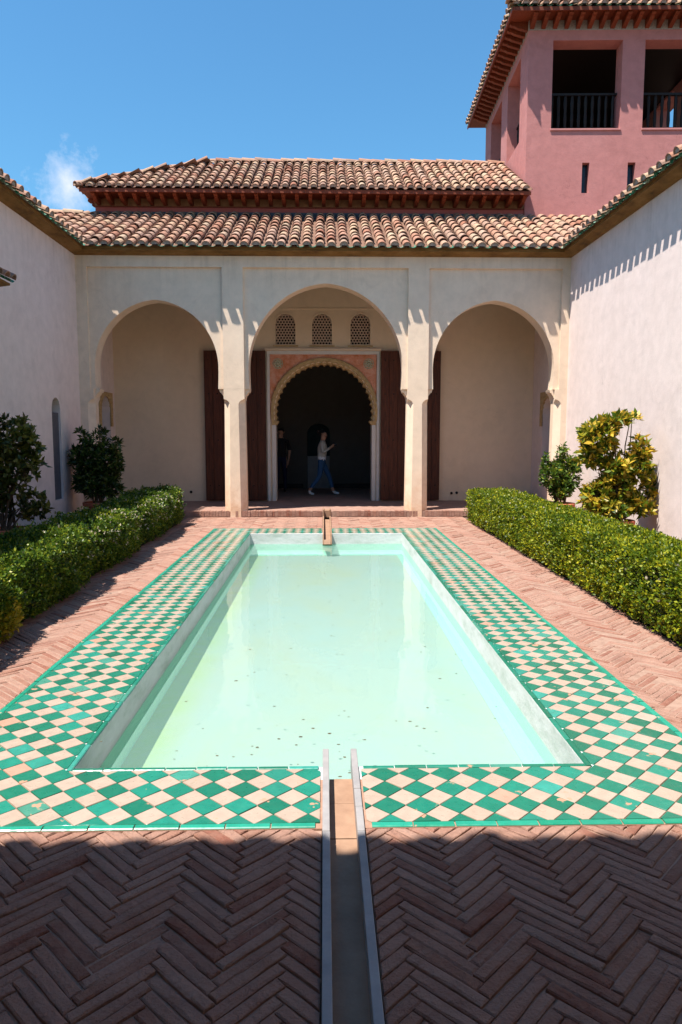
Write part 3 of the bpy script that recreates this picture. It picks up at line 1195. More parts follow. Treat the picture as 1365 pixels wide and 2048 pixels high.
def tiled_slope(parent, eave0, along, up, n_cols, spacing, n_rows, expo, keep, limit, scale=1.0, green=True, key=None, cap=True, rows_obj=99, as_stuff=False):
    """cover and pan tiles on a plane; eave0 = eave line start, along / up unit vectors; keep(u, v) tells which to lay"""
    eave0, along, up = Vector(eave0), Vector(along).normalized(), Vector(up).normalized()
    nor = along.cross(up).normalized()
    if nor.z < 0:
        nor = -nor
    base = Matrix(((along.x, up.x, nor.x), (along.y, up.y, nor.y), (along.z, up.z, nor.z))).to_4x4()
    if base.determinant() < 0:
        base = Matrix(((-along.x, up.x, nor.x), (-along.y, up.y, nor.y), (-along.z, up.z, nor.z))).to_4x4()
    cov, cch, caps, cpch, pans, pang = [], [], [], [], [], []
    sc4 = Matrix.Diagonal((scale, 1, scale, 1))
    for c in range(n_cols):
        cw = random.gauss(0, 0.006)
        for r in range(n_rows):
            u, v = (c + 0.5) * spacing, r * expo
            if keep(u, v):
                p = eave0 + along * (u + cw + random.gauss(0, 0.004)) + up * (v + random.gauss(0, 0.008)) + nor * (0.046 + random.gauss(0, 0.004))
                mt = Matrix.Translation(p) @ base @ Matrix.Rotation(random.gauss(0, 0.02), 4, 'Z') @ Matrix.Rotation(-0.066 + random.gauss(0, 0.012), 4, 'X') @ sc4
                if r == 0 and cap:
                    caps.append(mt)
                    cpch.append(random.randrange(3))
                else:
                    cov.append(mt)
                    cch.append(random.randrange(4))
            u2 = (c + 1.0) * spacing
            if keep(u2, v):
                p = eave0 + along * (u2 + random.gauss(0, 0.004)) + up * (v + (0.055 if r == 0 else 0.03)) + nor * 0.036
                mt = Matrix.Translation(p) @ base @ Matrix.Rotation(-0.035, 4, 'X') @ sc4
                (pang if (r == 0 and green) else pans).append(mt)
    lim_c = 0 if as_stuff else max(0, limit - len(caps))
    place_pieces('eave_cap_tile', COVER_CAP, caps, cpch, parent, 0 if as_stuff else 999, 'eave_cap_tiles') if caps else None
    place_pieces('roof_tile', COVER, cov, cch, parent, lim_c, 'upper_roof_tiles', key and (lambda i: key(cov[i].translation))) if cov else None
    place_pieces('glazed_eave_tile', PAN_G, pang, [0] * len(pang), parent, 0 if as_stuff else 999, 'glazed_eave_tiles') if pang else None
    place_pieces('pan_tile', PAN, pans, [0] * len(pans), parent, 0, 'pan_tile_courses') if pans else None


def ridge_run(parent, a, b, step=0.36, r=1.15):
    a, b = Vector(a), Vector(b)
    d = (b - a)
    L = d.length
    d.normalize()
    side = d.cross(Vector((0, 0, 1))).normalized()
    upv = side.cross(d).normalized()
    base = Matrix(((side.x, d.x, upv.x), (side.y, d.y, upv.y), (side.z, d.z, upv.z))).to_4x4()
    n = int(L / step)
    for i in range(n):
        o = bpy.data.objects.new('ridge_tile', COVER[i % 4])
        o.parent = parent
        o.matrix_world = Matrix.Translation(a + d * (i * step) + upv * random.gauss(0.0, 0.005)) @ base @ Matrix.Rotation(-0.04, 4, 'X') @ Matrix.Diagonal((r, 1.05, r, 1))
        col.objects.link(o)


CORN = [(0, 0), (0.04, 0.004), (0.075, 0.018), (0.12, 0.03), (0.19, 0.055), (0.225, 0.058), (0.225, 0.122), (0, 0.225)]
ZJ = 5.33       # wall top under the cornice
OV = 0.35       # tile overhang
ZT = 5.415      # tile tip height
TAN_LOW = 0.483


def arch_pts(cx, hw, zc, rise, zs, n=22):
    """slightly pointed horseshoe arch, from left springing over the crown to the right springing"""
    e = max(0.0, (rise * rise - hw * hw) / (2 * hw))
    R = hw + e
    a_t = math.acos(e / R)
    right = [(cx + hw - 0.012 * (1 - k / 5) ** 1.6, zs + (zc - zs) * k / 5) for k in range(5)]
    right += [(cx - e + R * math.cos(a_t * i / n), zc + R * math.sin(a_t * i / n)) for i in range(n + 1)]
    left = [(2 * cx - x, z) for x, z in right]
    return left + list(reversed(right))[1:]


SPR = 2.67
ARCHES = [(-3.455, 1.27, 3.10, 1.37), (XC, 1.60, 3.10, 1.71), (3.53, 1.27, 3.10, 1.38)]
PIERS = [-1.865, 1.945]


def build_arcade(label, cat, yf, sgn, near):
    root = tag(empty('arcaded_portico', (XC, yf, 0)), label, cat)
    Y = lambda d: yf + sgn * d            # d metres behind the face
    arcs = [arch_pts(cx, hw, zc, rise, SPR) for cx, hw, zc, rise in ARCHES]
    # spandrel wall, the three arches cut from its lower edge
    out = [(XL, ZJ), (XL, SPR)]
    for A in arcs:
        out += A
    out += [(XR, SPR), (XR, ZJ)]
    w = MB()
    w.prism(out, XZ(Y(0.065), Y(0.45)))
    child(w, 'spandrel_wall', M['plaster'], root)
    # flat frame of pilaster strips proud of the panels
    e = [(XL, -4.81), (-2.0795, -1.6505), (1.7305, 2.1595), (4.90, XR)]
    fr = [(XL, ZJ), (XL, SPR), (e[0][1], SPR), (e[0][1], 5.11), (e[1][0], 5.11), (e[1][0], SPR), (e[1][1], SPR), (e[1][1], 5.11),
          (e[2][0], 5.11), (e[2][0], SPR), (e[2][1], SPR), (e[2][1], 5.11), (e[3][0], 5.11), (e[3][0], SPR), (XR, SPR), (XR, ZJ)]
    w = MB()
    w.prism(fr, XZ(Y(0.0), Y(0.067)))
    child(w, 'pilaster_frame', M['plaster'], root)
    # pillars with chamfered shafts and stepped corbels
    ph = 0.2145
    def shaft(cx, bx0, bx1, cl, cr):
        """x0..x1 wide, chamfer left / right flags"""
        p = MB()
        y0, y1 = 0.0005, 0.44
        c = 0.125
        def ring(z, k):
            kl, kr = (c * k if cl else 0.0001), (c * k if cr else 0.0001)
            fl = 0.022 * max(0.0, 1 - z / 2.4)
            x0, x1 = bx0 - (fl if cl else 0), bx1 + (fl if cr else 0)
            return [(x0, Y(y0 + kl), z), (x0 + kl, Y(y0), z), (x1 - kr, Y(y0), z), (x1, Y(y0 + kr), z), (x1, Y(y1 - kr), z), (x1 - kr, Y(y1), z), (x0 + kl, Y(y1), z), (x0, Y(y1 - kl), z)]
        lv = [(-0.02, 1.0), (1.2, 1.0), (2.36, 1.0), (2.40, 0.85), (2.44, 0.5), (2.465, 0.004), (SPR - 0.0005, 0.004)]
        vs = [q for z, k in lv for q in ring(z, k)]
        fs = [tuple(range(8))[::-1], tuple(range((len(lv) - 1) * 8, len(lv) * 8))]
        for i in range(len(lv) - 1):
            for k in range(8):
                k2 = (k + 1) % 8
                fs.append((i * 8 + k, i * 8 + k2, (i + 1) * 8 + k2, (i + 1) * 8 + k))
        p.add(vs, fs)
        o = child(p, 'pillar', M['plaster'], root)
        return o
    def corbel(x, d, parent):
        """stepped corbel on a pillar side at x, growing in direction d"""
        p = MB()
        prof = [(-0.02, 2.49), (0.012, 2.50), (0.018, 2.53), (0.04, 2.555), (0.06, 2.585), (0.06, 2.60), (0.085, 2.60), (0.095, 2.63), (0.105, SPR - 0.002), (-0.02, SPR - 0.002)]
        p.prism([(x + d * a, z) for a, z in prof], XZ(Y(0.10), Y(0.40)))
        o = child(p, 'corbel', M['plaster'], root)
        bpy_parent_keep(o, root)
        return o
    for cx in PIERS:
        s = shaft(cx, cx - ph, cx + ph, True, True)
        corbel(cx - ph, -1, s)
        corbel(cx + ph, 1, s)
    s = shaft(0, XL, -4.75, False, True)
    corbel(-4.75, 1, s)
    s = shaft(0, 4.83, XR, True, False)
    corbel(4.83, -1, s)
    # cornice
    w = MB()
    w.sweep([(a, b) for a, b in CORN], (XL, Y(0.0), ZJ), (XR, Y(0.0), ZJ), (0, -sgn, 0))
    child(w, 'cornice', M['cornice'], root)
    # roof deck
    depth = 2.62 + OV
    zt = ZT
    w = MB()
    d0, d1 = -OV + (0.02 if near else 0.10), 2.62
    prof = [(Y(d0), zt + (d0 + OV) * TAN_LOW - 0.012), (Y(d1), zt + (d1 + OV) * TAN_LOW - 0.012), (Y(d1), zt + (d1 + OV) * TAN_LOW + 0.004), (Y(d0), zt + (d0 + OV) * TAN_LOW + 0.004)]
    w.prism(prof, YZ(XL - 1.5, XR + 1.5))
    roof = child(w, 'roof', M['deck'], root)
    sl = math.sqrt(1 + TAN_LOW ** 2)
    spacing, expo = 0.25, 0.335
    n_rows = int((2.62 + OV) * sl / expo) + 1
    x_start = XC - 7.25
    x_l, x_r = XL + OV, XR - OV
    def keep(u, v):
        x = x_start + u
        hd = v / sl
        return (x_l - hd + 0.02 < x < x_r + hd - 0.02) and hd < 2.62 + OV - 0.25 and x > -6.45
    if not near:
        tiled_slope(roof, (x_start, Y(-OV), zt), (1, 0, 0), (0, sgn, TAN_LOW), 58, spacing, n_rows, expo, keep, 300, 1.0, True, key=lambda p: p.y + 0.02 * abs(p.x))
        zr = zt + (2.62 + OV) * TAN_LOW + 0.04
        ridge_run(roof, (-6.42, Y(2.50), zr - 0.02), (-5.34, Y(2.50), zr - 0.02), 0.36, 1.1)
    else:
        w = MB()
        w.box(x_l, x_r, min(Y(-OV - 0.012), Y(-OV + 0.012)), max(Y(-OV - 0.012), Y(-OV + 0.012)), zt - 0.03, zt + 0.115)
        child(w, 'shadow_edge_board', M['cornice'], root)  # unseen board added to straighten the edge of the roof's cast shadow
        tiled_slope(roof, (x_start, Y(-OV), zt), (1, 0, 0), (0, sgn, TAN_LOW), 58, spacing, 2, expo, keep, 300, 1.0, True, as_stuff=True)
    return root


portico = build_arcade('cream plaster portico with three arches and a tiled lean-to roof beyond the pool', 'portico', YF, 1, False)
near = build_arcade('portico of three arches behind the viewer shading the herringbone brick foreground', 'portico', 1.125, -1, True)

# gallery floor with a brick nosing along the step
w = MB()
w.box(XL, FCH0 - 0.004, YF + 0.07, 18.3, -0.02, FLOOR)
w.box(FCH1 + 0.004, XR, YF + 0.07, 18.3, -0.02, FLOOR)
w.box(FCH0 - 0.004, FCH1 + 0.004, YF + 0.5, 18.3, -0.02, FLOOR - 0.002)
child(w, 'gallery_floor', M['floor_gallery'], portico)
w = MB()
x = XL + 0.01
while x < XR - 0.06:
    wd = random.uniform(0.045, 0.075)
    if not (FCH0 - 0.06 < x < FCH1 + 0.01):
        zz = random.gauss(0, 0.004)
        yy = random.gauss(0, 0.006)
        w.box(x, x + wd - 0.008, YF + 0.0 + yy, YF + 0.20 + yy, 0.012, FLOOR + 0.006 + zz)
    x += wd
o = child(w, 'brick_nosing', M['brick'], portico, fix=False)
o['kind'] = 'stuff'
w = MB()
w.box(XL, FCH0 - 0.003, YF + 0.012, YF + 0.068, -0.02, FLOOR - 0.004)
w.box(FCH1 + 0.003, XR, YF + 0.012, YF + 0.068, -0.02, FLOOR - 0.004)
child(w, 'step_mortar', M['joint'], portico)
for x0, x1 in ((FCH0, FCH0 + 0.024), (FCH1 - 0.024, FCH1)):
    w = MB()
    w.box(x0, x1, YF - 0.005, YF + 0.52, -0.02, FLOOR + 0.03)
    child(w, 'spout_side', M['channel_stone'], portico)
w = MB()
w.box(FCH0 + 0.026, FCH1 - 0.026, YF + 0.10, YF + 0.5, -0.02, FLOOR + 0.004)
child(w, 'spout_bed', M['channel_stone'], portico)
# gallery ceiling
w = MB()
w.box(XL, XR, YF + 0.45, YB + 0.05, 5.42, 5.5)
child(w, 'gallery_ceiling', M['ceiling'], portico)

# near portico: floor, back wall and ceiling behind the viewer
w = MB()
w.box(XL, XR, -1.7, -1.3, -0.02, 6.6)
child(w, 'back_wall', M['plaster_gallery'], near)
w = MB()
w.box(XL, XR, -1.3, 0.82, 5.42, 5.5)
child(w, 'gallery_ceiling', M['ceiling'], near)

# ------------------------------------------------------------------ side wings
def build_wing(label, x, d, name='courtyard_wing'):
    """wall along the court at x; d = outward sign (away from the court)"""
    root = tag(empty(name, (x, 8, 0)), label, 'building')
    y0, y1 = -3.5, 18.3
    w = MB()
    holes = []
    if d < 0:
        A = [(13.66, 0.50), (14.10, 0.50), (14.10, 2.20)] + [(13.88 + 0.22 * math.cos(a * PI / 8), 2.20 + 0.22 * math.sin(a * PI / 8)) for a in range(1, 8)] + [(13.66, 2.20)]
        holes.append(A)
        niche = [(16.62, 1.2), (17.36, 1.2), (17.36, 2.25)] + [(16.99 + 0.37 * math.cos(a * PI / 8), 2.25 + 0.36 * math.sin(a * PI / 8)) for a in range(1, 8)] + [(16.62, 2.25)]
    else:
        niche = [(16.2, 1.2), (16.92, 1.2), (16.92, 2.2)] + [(16.56 + 0.36 * math.cos(a * PI / 8), 2.2 + 0.36 * math.sin(a * PI / 8)) for a in range(1, 8)] + [(16.2, 2.2)]
    holes.append(niche)
    w.prism([(y0, -0.05), (y1, -0.05), (y1, ZJ + 0.07), (y0, ZJ + 0.07)], YZ(x, x + d * 0.34), holes)
    child(w, 'wall', M['plaster_wing'], root)
    w = MB()
    w.box(min(x + d * 0.342, x + d * 0.5), max(x + d * 0.342, x + d * 0.5), y0, y1, -0.05, ZJ)
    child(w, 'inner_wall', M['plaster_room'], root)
    # carved stucco surround of the gallery niche
    c0, c1 = niche[0][0], niche[1][0]
    w = MB()
    ztop = 2.70
    zb = 1.92
    yc = (c0 + c1) / 2
    r = (c1 - c0) / 2
    arc = [(yc + (r + 0.0) * math.cos(a * PI / 10), niche[2][1] + (r - 0.005) * math.sin(a * PI / 10)) for a in range(0, 11)]
    outl = [(c0 - 0.14, zb), (c0, zb)] + list(reversed(arc)) + [(c1, zb), (c1 + 0.14, zb), (c1 + 0.14, ztop), (c0 - 0.14, ztop)]
    w.prism(outl, YZ(x - d * 0.028, x + d * 0.01))
    sur = child(w, 'niche_surround', M['stucco'], root)
    w = MB()
    for k in range(9):
        a = PI * (k + 0.5) / 9
        cy, cz = yc + (r + 0.05) * math.cos(a), niche[2][1] + (r + 0.05) * math.sin(a)
        w.tube([(x - d * 0.028, cy, cz), (x - d * 0.045, cy, cz)], [0.035, 0.02], 7)
    for k in range(4):
        for yy in (c0 - 0.07, c1 + 0.07):
            w.tube([(x - d * 0.028, yy, 1.98 + k * 0.1), (x - d * 0.045, yy, 1.98 + k * 0.1)], [0.04, 0.02], 7)
    o = child(w, 'carving', M['stucco'], sur)
    o['kind'] = 'stuff'
    if d < 0:
        w = MB()
        w.box(x + d * 0.07, x + d * 0.04, 13.664, 14.096, 0.505, 2.14)
        child(w, 'shutter', M['blue_panel'], root)
    # cornice
    w = MB()
    w.sweep([(a, b + 0.003) for a, b in CORN], (x, y0, ZJ), (x, YF + 0.3, ZJ), (-d, 0, 0))
    child(w, 'cornice', M['cornice'], root)
    # roof
    w = MB()
    tn = 0.45
    prof = [(x - d * (OV - 0.10), ZT + 0.10 * tn - 0.014), (x + d * 4.2, ZT + (4.2 + OV) * tn - 0.014), (x + d * 4.2, ZT + (4.2 + OV) * tn), (x - d * (OV - 0.10), ZT + 0.10 * tn)]
    yv = YF - OV
    # cut along the valley towards the portico roof
    vs = []
    for px, pz in prof:
        run = d * (px - (x - d * OV))
        vs.append((px, y0, pz))
    for px, pz in prof:
        run = d * (px - (x - d * OV))
        vs.append((px, yv + run * 0.93, pz))
    w.add(vs, [(0, 1, 2, 3), (7, 6, 5, 4), (0, 4, 5, 1), (1, 5, 6, 2), (2, 6, 7, 3), (3, 7, 4, 0)])
    roof = child(w, 'roof', M['deck'], root)
    n = int((yv - 3.4) / 0.25)
    tiled_slope(roof, (x - d * OV, yv - n * 0.25, ZT), (0, 1, 0), (d, 0, tn), n, 0.25, 3, 0.335, lambda u, v: True, 300, 1.0, True, key=lambda p: -p.y)
    return root


wing_l = build_wing('shaded pale wall of the left wing with an arched slit window and ochre cornice', XL, -1)
wing_r = build_wing('sunlit pale wall of the right wing with toothed eave shadow and ochre cornice', XR, 1)

# small tiled canopy on the left wall
cp = tag(empty('door_canopy', (XL, 10.2, 3.8)), 'small tiled canopy projecting from the left wall at the edge of the picture', 'canopy')
w = MB()
w.prism([(XL - 0.005, 3.84), (-4.60, 3.90), (-4.60, 3.93), (XL - 0.005, 4.16)], XZ(8.6, 11.06))
child(w, 'deck', M['cornice'], cp)
for yy in (8.9, 10.85):
    w = MB()
    w.prism([(XL, 3.55), (XL + 0.06, 3.55), (XL + 0.30, 3.80), (XL + 0.33, 3.865), (XL, 3.842)], XZ(yy, yy + 0.09))
    child(w, 'bracket', M['cornice'], cp)
tiled_slope(cp, (-4.52, 8.62, 3.915), (0, 1, 0), (-1, 0, 0.55), 11, 0.22, 2, 0.3, lambda u, v: True, 300, 0.9, True, cap=False)

# ------------------------------------------------------------------ pavilion behind the gallery
pav = tag(empty('pavilion', (0, YB, 0)), 'hall behind the far portico with hipped tile roof, carved doorway and open wooden doors', 'building')
OPW = 1.24
D0 = 0.0
# scalloped doorway: wall opening is a little wider than the ornament
arch_w = [(D0 + 1.20 * math.cos(a), 2.25 + 1.20 * math.sin(a)) for a in np.linspace(-0.19, PI + 0.19, 40)]
door_hole = [(D0 - OPW, FLOOR - 0.08), (D0 + OPW, FLOOR - 0.08), (D0 + OPW, 2.02)] + [tuple(p) for p in arch_w] + [(D0 - OPW, 2.02)]
WINS = [-0.923, -0.05, 0.868]
holes = [door_hole]
def win_outline(cx, hw, z0, z1, n=8):
    zc = z1 - hw
    return [(cx - hw, z0), (cx + hw, z0)] + [(cx + hw * math.cos(PI * k / n), zc + hw * math.sin(PI * k / n)) for k in range(0, n + 1)]
for cx in WINS:
    holes.append(win_outline(cx, 0.243, 3.875, 4.60))
w = MB()
w.prism([(XL, FLOOR - 0.1), (XR, FLOOR - 0.1), (XR, 5.6), (XL, 5.6)], XZ(YB, YB + 0.5), holes)
child(w, 'back_wall', M['plaster_gallery'], pav)
# lattice windows
for cx in WINS:
    w = MB()
    zc = 4.60 - 0.243
    outer = win_outline(cx, 0.275, 3.852, 4.633)
    inner = win_outline(cx, 0.236, 3.880, 4.593)
    w.prism(outer, XZ(YB - 0.016, YB + 0.004), [inner])
    fr = child(w, 'lattice_window', M['plaster_gallery'], pav)
    w = MB()
    w.box(cx - 0.30, cx + 0.30, YB - 0.045, YB + 0.002, 3.828, 3.851)
    child(w, 'sill', M['stucco'], fr)
    w = MB()
    step = 0.062
    def in_win(px, pz):
        if abs(px - cx) > 0.24 or pz < 3.872:
            return False
        return pz < zc or (px - cx) ** 2 + (pz - zc) ** 2 < 0.24 ** 2
    for ang in (0.0, PI / 3, 2 * PI / 3):
        dx, dz = math.cos(ang), math.sin(ang)
        nx, nz = -dz, dx
        for k in range(-12, 13):
            ox, oz = cx + nx * (k + 0.5) * step, 4.22 + nz * (k + 0.5) * step
            ts = [t_ for t_ in np.arange(-0.6, 0.6, 0.008) if in_win(ox + dx * t_, oz + dz * t_)]
            if len(ts) < 3:
                continue
            a, b = ts[0], ts[-1]
            h2 = 0.0085
            yy = YB + 0.030 + ang * 0.001
            P = [(ox + dx * a + nx * h2, oz + dz * a + nz * h2), (ox + dx * b + nx * h2, oz + dz * b + nz * h2), (ox + dx * b - nx * h2, oz + dz * b - nz * h2), (ox + dx * a - nx * h2, oz + dz * a - nz * h2)]
            w.prism(P, XZ(yy, yy + 0.03))
    o = child(w, 'lattice', M['lattice'], fr)
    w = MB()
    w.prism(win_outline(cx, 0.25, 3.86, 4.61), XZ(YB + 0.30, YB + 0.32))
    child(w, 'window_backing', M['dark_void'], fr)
# faint moulding line on the back wall
w = MB()
w.box(-1.35, 1.30, YB - 0.012, YB + 0.003, 4.70, 4.735)
child(w, 'string_course', M['plaster_gallery'], pav)
# alfiz frame
w = MB()
w.prism([(-1.375, FLOOR), (-1.375, 3.72), (1.335, 3.72), (1.335, FLOOR), (1.265, FLOOR), (1.265, 3.64), (-1.305, 3.64), (-1.305, FLOOR)], XZ(YB - 0.05, YB + 0.004))
dw = child(w, 'doorway_frame', M['jamb'], pav, bevel=0.006)
w = MB()
w.prism([(-1.42, 3.724), (1.38, 3.724), (1.38, 3.775), (-1.42, 3.775)], XZ(YB - 0.075, YB + 0.004))
child(w, 'hood_moulding', M['plaster_gallery'], dw)
# jamb colonnettes
for sx in (-1, 1):
    w = MB()
    w.box(min(sx * 1.255, sx * 1.16) - 0.01, max(sx * 1.255, sx * 1.16) - 0.01, YB - 0.04, YB + 0.4, FLOOR, 1.96)
    child(w, 'door_jamb', M['jamb'], dw, bevel=0.006)
    w = MB()
    w.prism([(sx * 1.26 - .01, 1.96), (sx * 1.15 - .01, 1.96), (sx * 1.10 - .01, 2.03), (sx * 1.10 - .01, 2.06), (sx * 1.26 - .01, 2.06)], XZ(YB - 0.045, YB + 0.35))
    child(w, 'impost', M['stucco'], dw)
# orange spandrel panel cut by the arch
arc_s = [(1.30 * math.cos(a), 2.25 + 1.30 * math.sin(a)) for a in np.linspace(0.16, PI - 0.16, 36)]
arc_s = [(max(-1.302, min(1.262, p[0])), min(3.62, p[1])) for p in arc_s]
w = MB()
w.prism([(1.262, 2.08), (1.262, 3.638), (-1.302, 3.638), (-1.302, 2.08)] + [(-1.285, 2.3)] + [p for p in reversed(arc_s)] + [(1.25, 2.3)], XZ(YB - 0.022, YB - 0.004))
child(w, 'spandrel', M['spandrel'], dw)
# carved arch ring with small lobes in two steps
for (ro, ri, y0, y1, amp, nl, ph_) in ((1.285, 1.225, YB - 0.06, YB + 0.10, 0.034, 31, 0.0), (1.25, 1.175, YB + 0.04, YB + 0.38, 0.042, 25, 0.5)):
    N = nl * 8
    inn, outr = [], []
    a0, a1 = -0.165, PI + 0.165
    for i in range(N + 1):
        a = a0 + (a1 - a0) * i / N
        lob = abs(math.sin((i / N * nl + ph_) * PI))
        rr = ri - amp * (1 - lob)
        inn.append((rr * math.cos(a), 2.25 + rr * math.sin(a)))
        outr.append((ro * math.cos(a), 2.25 + ro * math.sin(a)))
    w = MB()
    vs, fs = [], []
    for i in range(N + 1):
        for yy in (y0, y1):
            vs.append((inn[i][0], yy, inn[i][1]))
            vs.append((outr[i][0], yy, outr[i][1]))
    for i in range(N):
        a, b = i * 4, i * 4 + 4
        fs += [(a, a + 1, b + 1, b), (a + 2, b + 2, b + 3, a + 3), (a, b, b + 2, a + 2), (a + 1, a + 3, b + 3, b + 1)]
    fs += [(0, 2, 3, 1), (N * 4, N * 4 + 1, N * 4 + 3, N * 4 + 2)]
    w.add(vs, fs)
    child(w, 'lobed_arch', M['stucco'], dw)
# thin outer moulding of the arch
w = MB()
w.tube([(1.30 * math.cos(a), YB - 0.045, 2.25 + 1.30 * math.sin(a)) for a in np.linspace(0.14, PI - 0.14, 40) if abs(1.30 * math.cos(a)) < 1.285], 0.014, 6)
child(w, 'arch_moulding', M['stucco'], dw)
for sx in (-1, 1):
    w = MB()
    cx, cz = sx * 1.09 - 0.02, 3.42
    for k in range(8):
        a = 2 * PI * k / 8
        w.tube([(cx + 0.068 * math.cos(a), YB - 0.02, cz + 0.068 * math.sin(a)), (cx + 0.066 * math.cos(a), YB - 0.042, cz + 0.066 * math.sin(a))], [0.034, 0.018], 8)
    w.tube([(cx, YB - 0.02, cz), (cx, YB - 0.05, cz)], [0.045, 0.026], 10)
    ring = [(cx + 0.118 * math.cos(a), YB - 0.026, cz + 0.118 * math.sin(a)) for a in np.linspace(0, 2 * PI, 25)]
    w.tube(ring, 0.011, 6, caps=False)
    child(w, 'rosette', M['rosette'], dw)
# open door leaves folded flat against the wall
for x0, x1 in ((-2.87, -1.40), (1.36, 2.80)):
    w = MB()
    w.box(x0, x1, YB - 0.085, YB - 0.055, FLOOR + 0.02, 3.72)
    leaf = child(w, 'door_leaf', M['door'], pav)
    n = 7
    for k in range(n):
        a = x0 + (x1 - x0) * k / n
        b = x0 + (x1 - x0) * (k + 1) / n
        w = MB()
        dy = random.uniform(-0.004, 0.004)
        w.box(a + 0.004, b - 0.004, YB - 0.115 + dy, YB - 0.086, FLOOR + 0.025, 3.715)
        child(w, 'plank', M['door'], leaf)
    for zz in (0.5, 1.6, 2.7, 3.5):
        w = MB()
        for k in range(n):
            xm = x0 + (x1 - x0) * (k + 0.5) / n
            w.tube([(xm, YB - 0.114, zz), (xm, YB - 0.128, zz)], [0.018, 0.006], 8)
        child(w, 'stud_row', M['rail'], leaf)
# small sockets on the wall
for px, pz in ((-3.25, 0.34), (3.12, 0.30), (3.25, 0.31)):
    w = MB()
    w.tube([(px, YB + 0.002, pz), (px, YB - 0.025, pz)], [0.035, 0.03], 10)
    child(w, 'wall_fitting', M['rail'], pav)
# hall interior
YR = 22.0
w = MB()
w.box(XL + 0.4, XR - 0.4, 18.25, YR, -0.02, FLOOR - 0.004)
child(w, 'hall_floor', M['floor_gallery'], pav)
w = MB()
NX0, NX1 = -0.515, 0.165
nich = [(NX0, FLOOR), (NX1, FLOOR), (NX1, 1.80)] + [((NX0 + NX1) / 2 + (NX1 - NX0) / 2 * math.cos(PI * k / 8), 1.80 + 0.26 * math.sin(PI * k / 8)) for k in range(1, 8)] + [(NX0, 1.80)]
w.prism([(XL + 0.4, -0.02), (XR - 0.4, -0.02), (XR - 0.4, 7.0), (XL + 0.4, 7.0)], XZ(YR, YR + 0.4), [nich])
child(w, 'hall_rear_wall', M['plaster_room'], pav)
w = MB()
w.box(NX0 - 0.2, NX1 + 0.2, YR + 0.401, YR + 0.45, -0.02, 2.3)
child(w, 'niche_back', M['teal'], pav)
w = MB()
w.box(XL + 0.41, NX0 - 0.12, YR - 0.02, YR + 0.002, FLOOR, FLOOR + 0.14)
w.box(NX1 + 0.12, XR - 0.41, YR - 0.02, YR + 0.002, FLOOR, FLOOR + 0.14)
child(w, 'skirting', M['black_plastic'], pav)
for x0, x1 in ((XL + 0.1, XL + 0.4), (XR - 0.4, XR - 0.1)):
    w = MB()
    w.box(x0, x1, 18.25, YR + 0.4, -0.02, 7.0)
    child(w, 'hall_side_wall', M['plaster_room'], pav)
w = MB()
w.box(XL + 0.1, XR - 0.1, 18.2, YR + 0.4, 5.6, 5.7)
child(w, 'hall_ceiling', M['ceiling'], pav)
bdp = tag(MB().box(-0.505, 0.155, YR - 0.03, YR + 0.02, FLOOR, 1.09).build('display_board', M['board']), 'grey waist-high board standing in the niche behind the walking woman', 'board')

# upper storey wall
UX0, UX1, UY = -5.37, 4.76, 17.88
w = MB()
w.box(UX0, UX1, UY, 22.2, 5.7, 7.26)
child(w, 'upper_wall', M['plaster_red'], pav)
w = MB()
w.box(UX0 - 0.012, UX1, UY - 0.012, UY + 0.02, 7.075, 7.255)
w.box(UX0 - 0.012, UX0 + 0.02, UY - 0.010, 22.2, 7.075, 7.255)
child(w, 'bracket_frieze', M['cream_infill'], pav)
w = MB()
w.box(UX0 - 0.02, UX1, UY - 0.035, UY - 0.013, 7.045, 7.073)
child(w, 'frieze_moulding', M['bracket'], pav)


def bracket(parent, p, out, l=0.52, wd=0.085, hgt=0.15):
    """carved rafter end: p = top inner point, out = direction"""
    out = Vector(out)
    side = Vector((-out.y, out.x, 0))
    prof = [(0, 0), (l, 0), (l, -0.05), (l - 0.04, -0.075), (l - 0.10, -0.085), (l - 0.16, -0.12), (l - 0.25, -0.145), (0.0, -hgt - 0.01)]
    mb = MB()
    vs = []
    for s in (-1, 1):
        for a, b in prof:
            q = Vector(p) + out * a + side * (s * wd / 2) + Vector((0, 0, b))
            vs.append(q)
    n = len(prof)
    fs = [tuple(range(n)), tuple(reversed(range(n, 2 * n)))] + [(i, (i + 1) % n, (i + 1) % n + n, i + n) for i in range(n)]
    mb.add(vs, fs)
    return child(mb, 'bracket', M['bracket'], parent)


EX0, EY, EZ = -5.60, 17.20, 7.27
TAN_UP = 0.548
x = UX0 + 0.1
while x < UX1 - 0.02:
    bracket(pav, (x, UY - 0.01, 7.245), (0, -1, 0))
    x += 0.31
y = UY + 0.1
while y < 21.6:
    bracket(pav, (UX0 + 0.01, y, 7.245), (-1, 0, 0), 0.2)
    y += 0.31
# soffit board and fascia
w = MB()
w.box(EX0 + 0.07, UX1, EY + 0.07, UY + 0.02, 7.247, 7.275)
w.box(EX0 + 0.072, UX0 + 0.02, UY + 0.02, 22.3, 7.2475, 7.2745)
w.box(EX0 + 0.06, UX1, EY + 0.06, EY + 0.085, 7.205, 7.28)
child(w, 'soffit', M['bracket'], pav)
RX0, RY, RZ = EX0 + 2.78, EY + 2.80, EZ + 2.80 * TAN_UP
w = MB()
zo = 0.01
BX = UX1 - 0.02
vs = [(EX0 + .06, EY + .06, EZ + zo), (BX, EY + .06, EZ + zo), (BX, RY, RZ), (RX0, RY, RZ), (EX0 + .06, RY + 2.75, EZ + zo), (BX, RY + 2.75, EZ + zo)]
w.add(vs, [(0, 1, 2, 3), (0, 3, 4), (4, 3, 2, 5), (0, 4, 5, 1), (1, 5, 2)])
roof = child(w, 'roof', M['deck'], pav)
sl = math.sqrt(1 + TAN_UP ** 2)


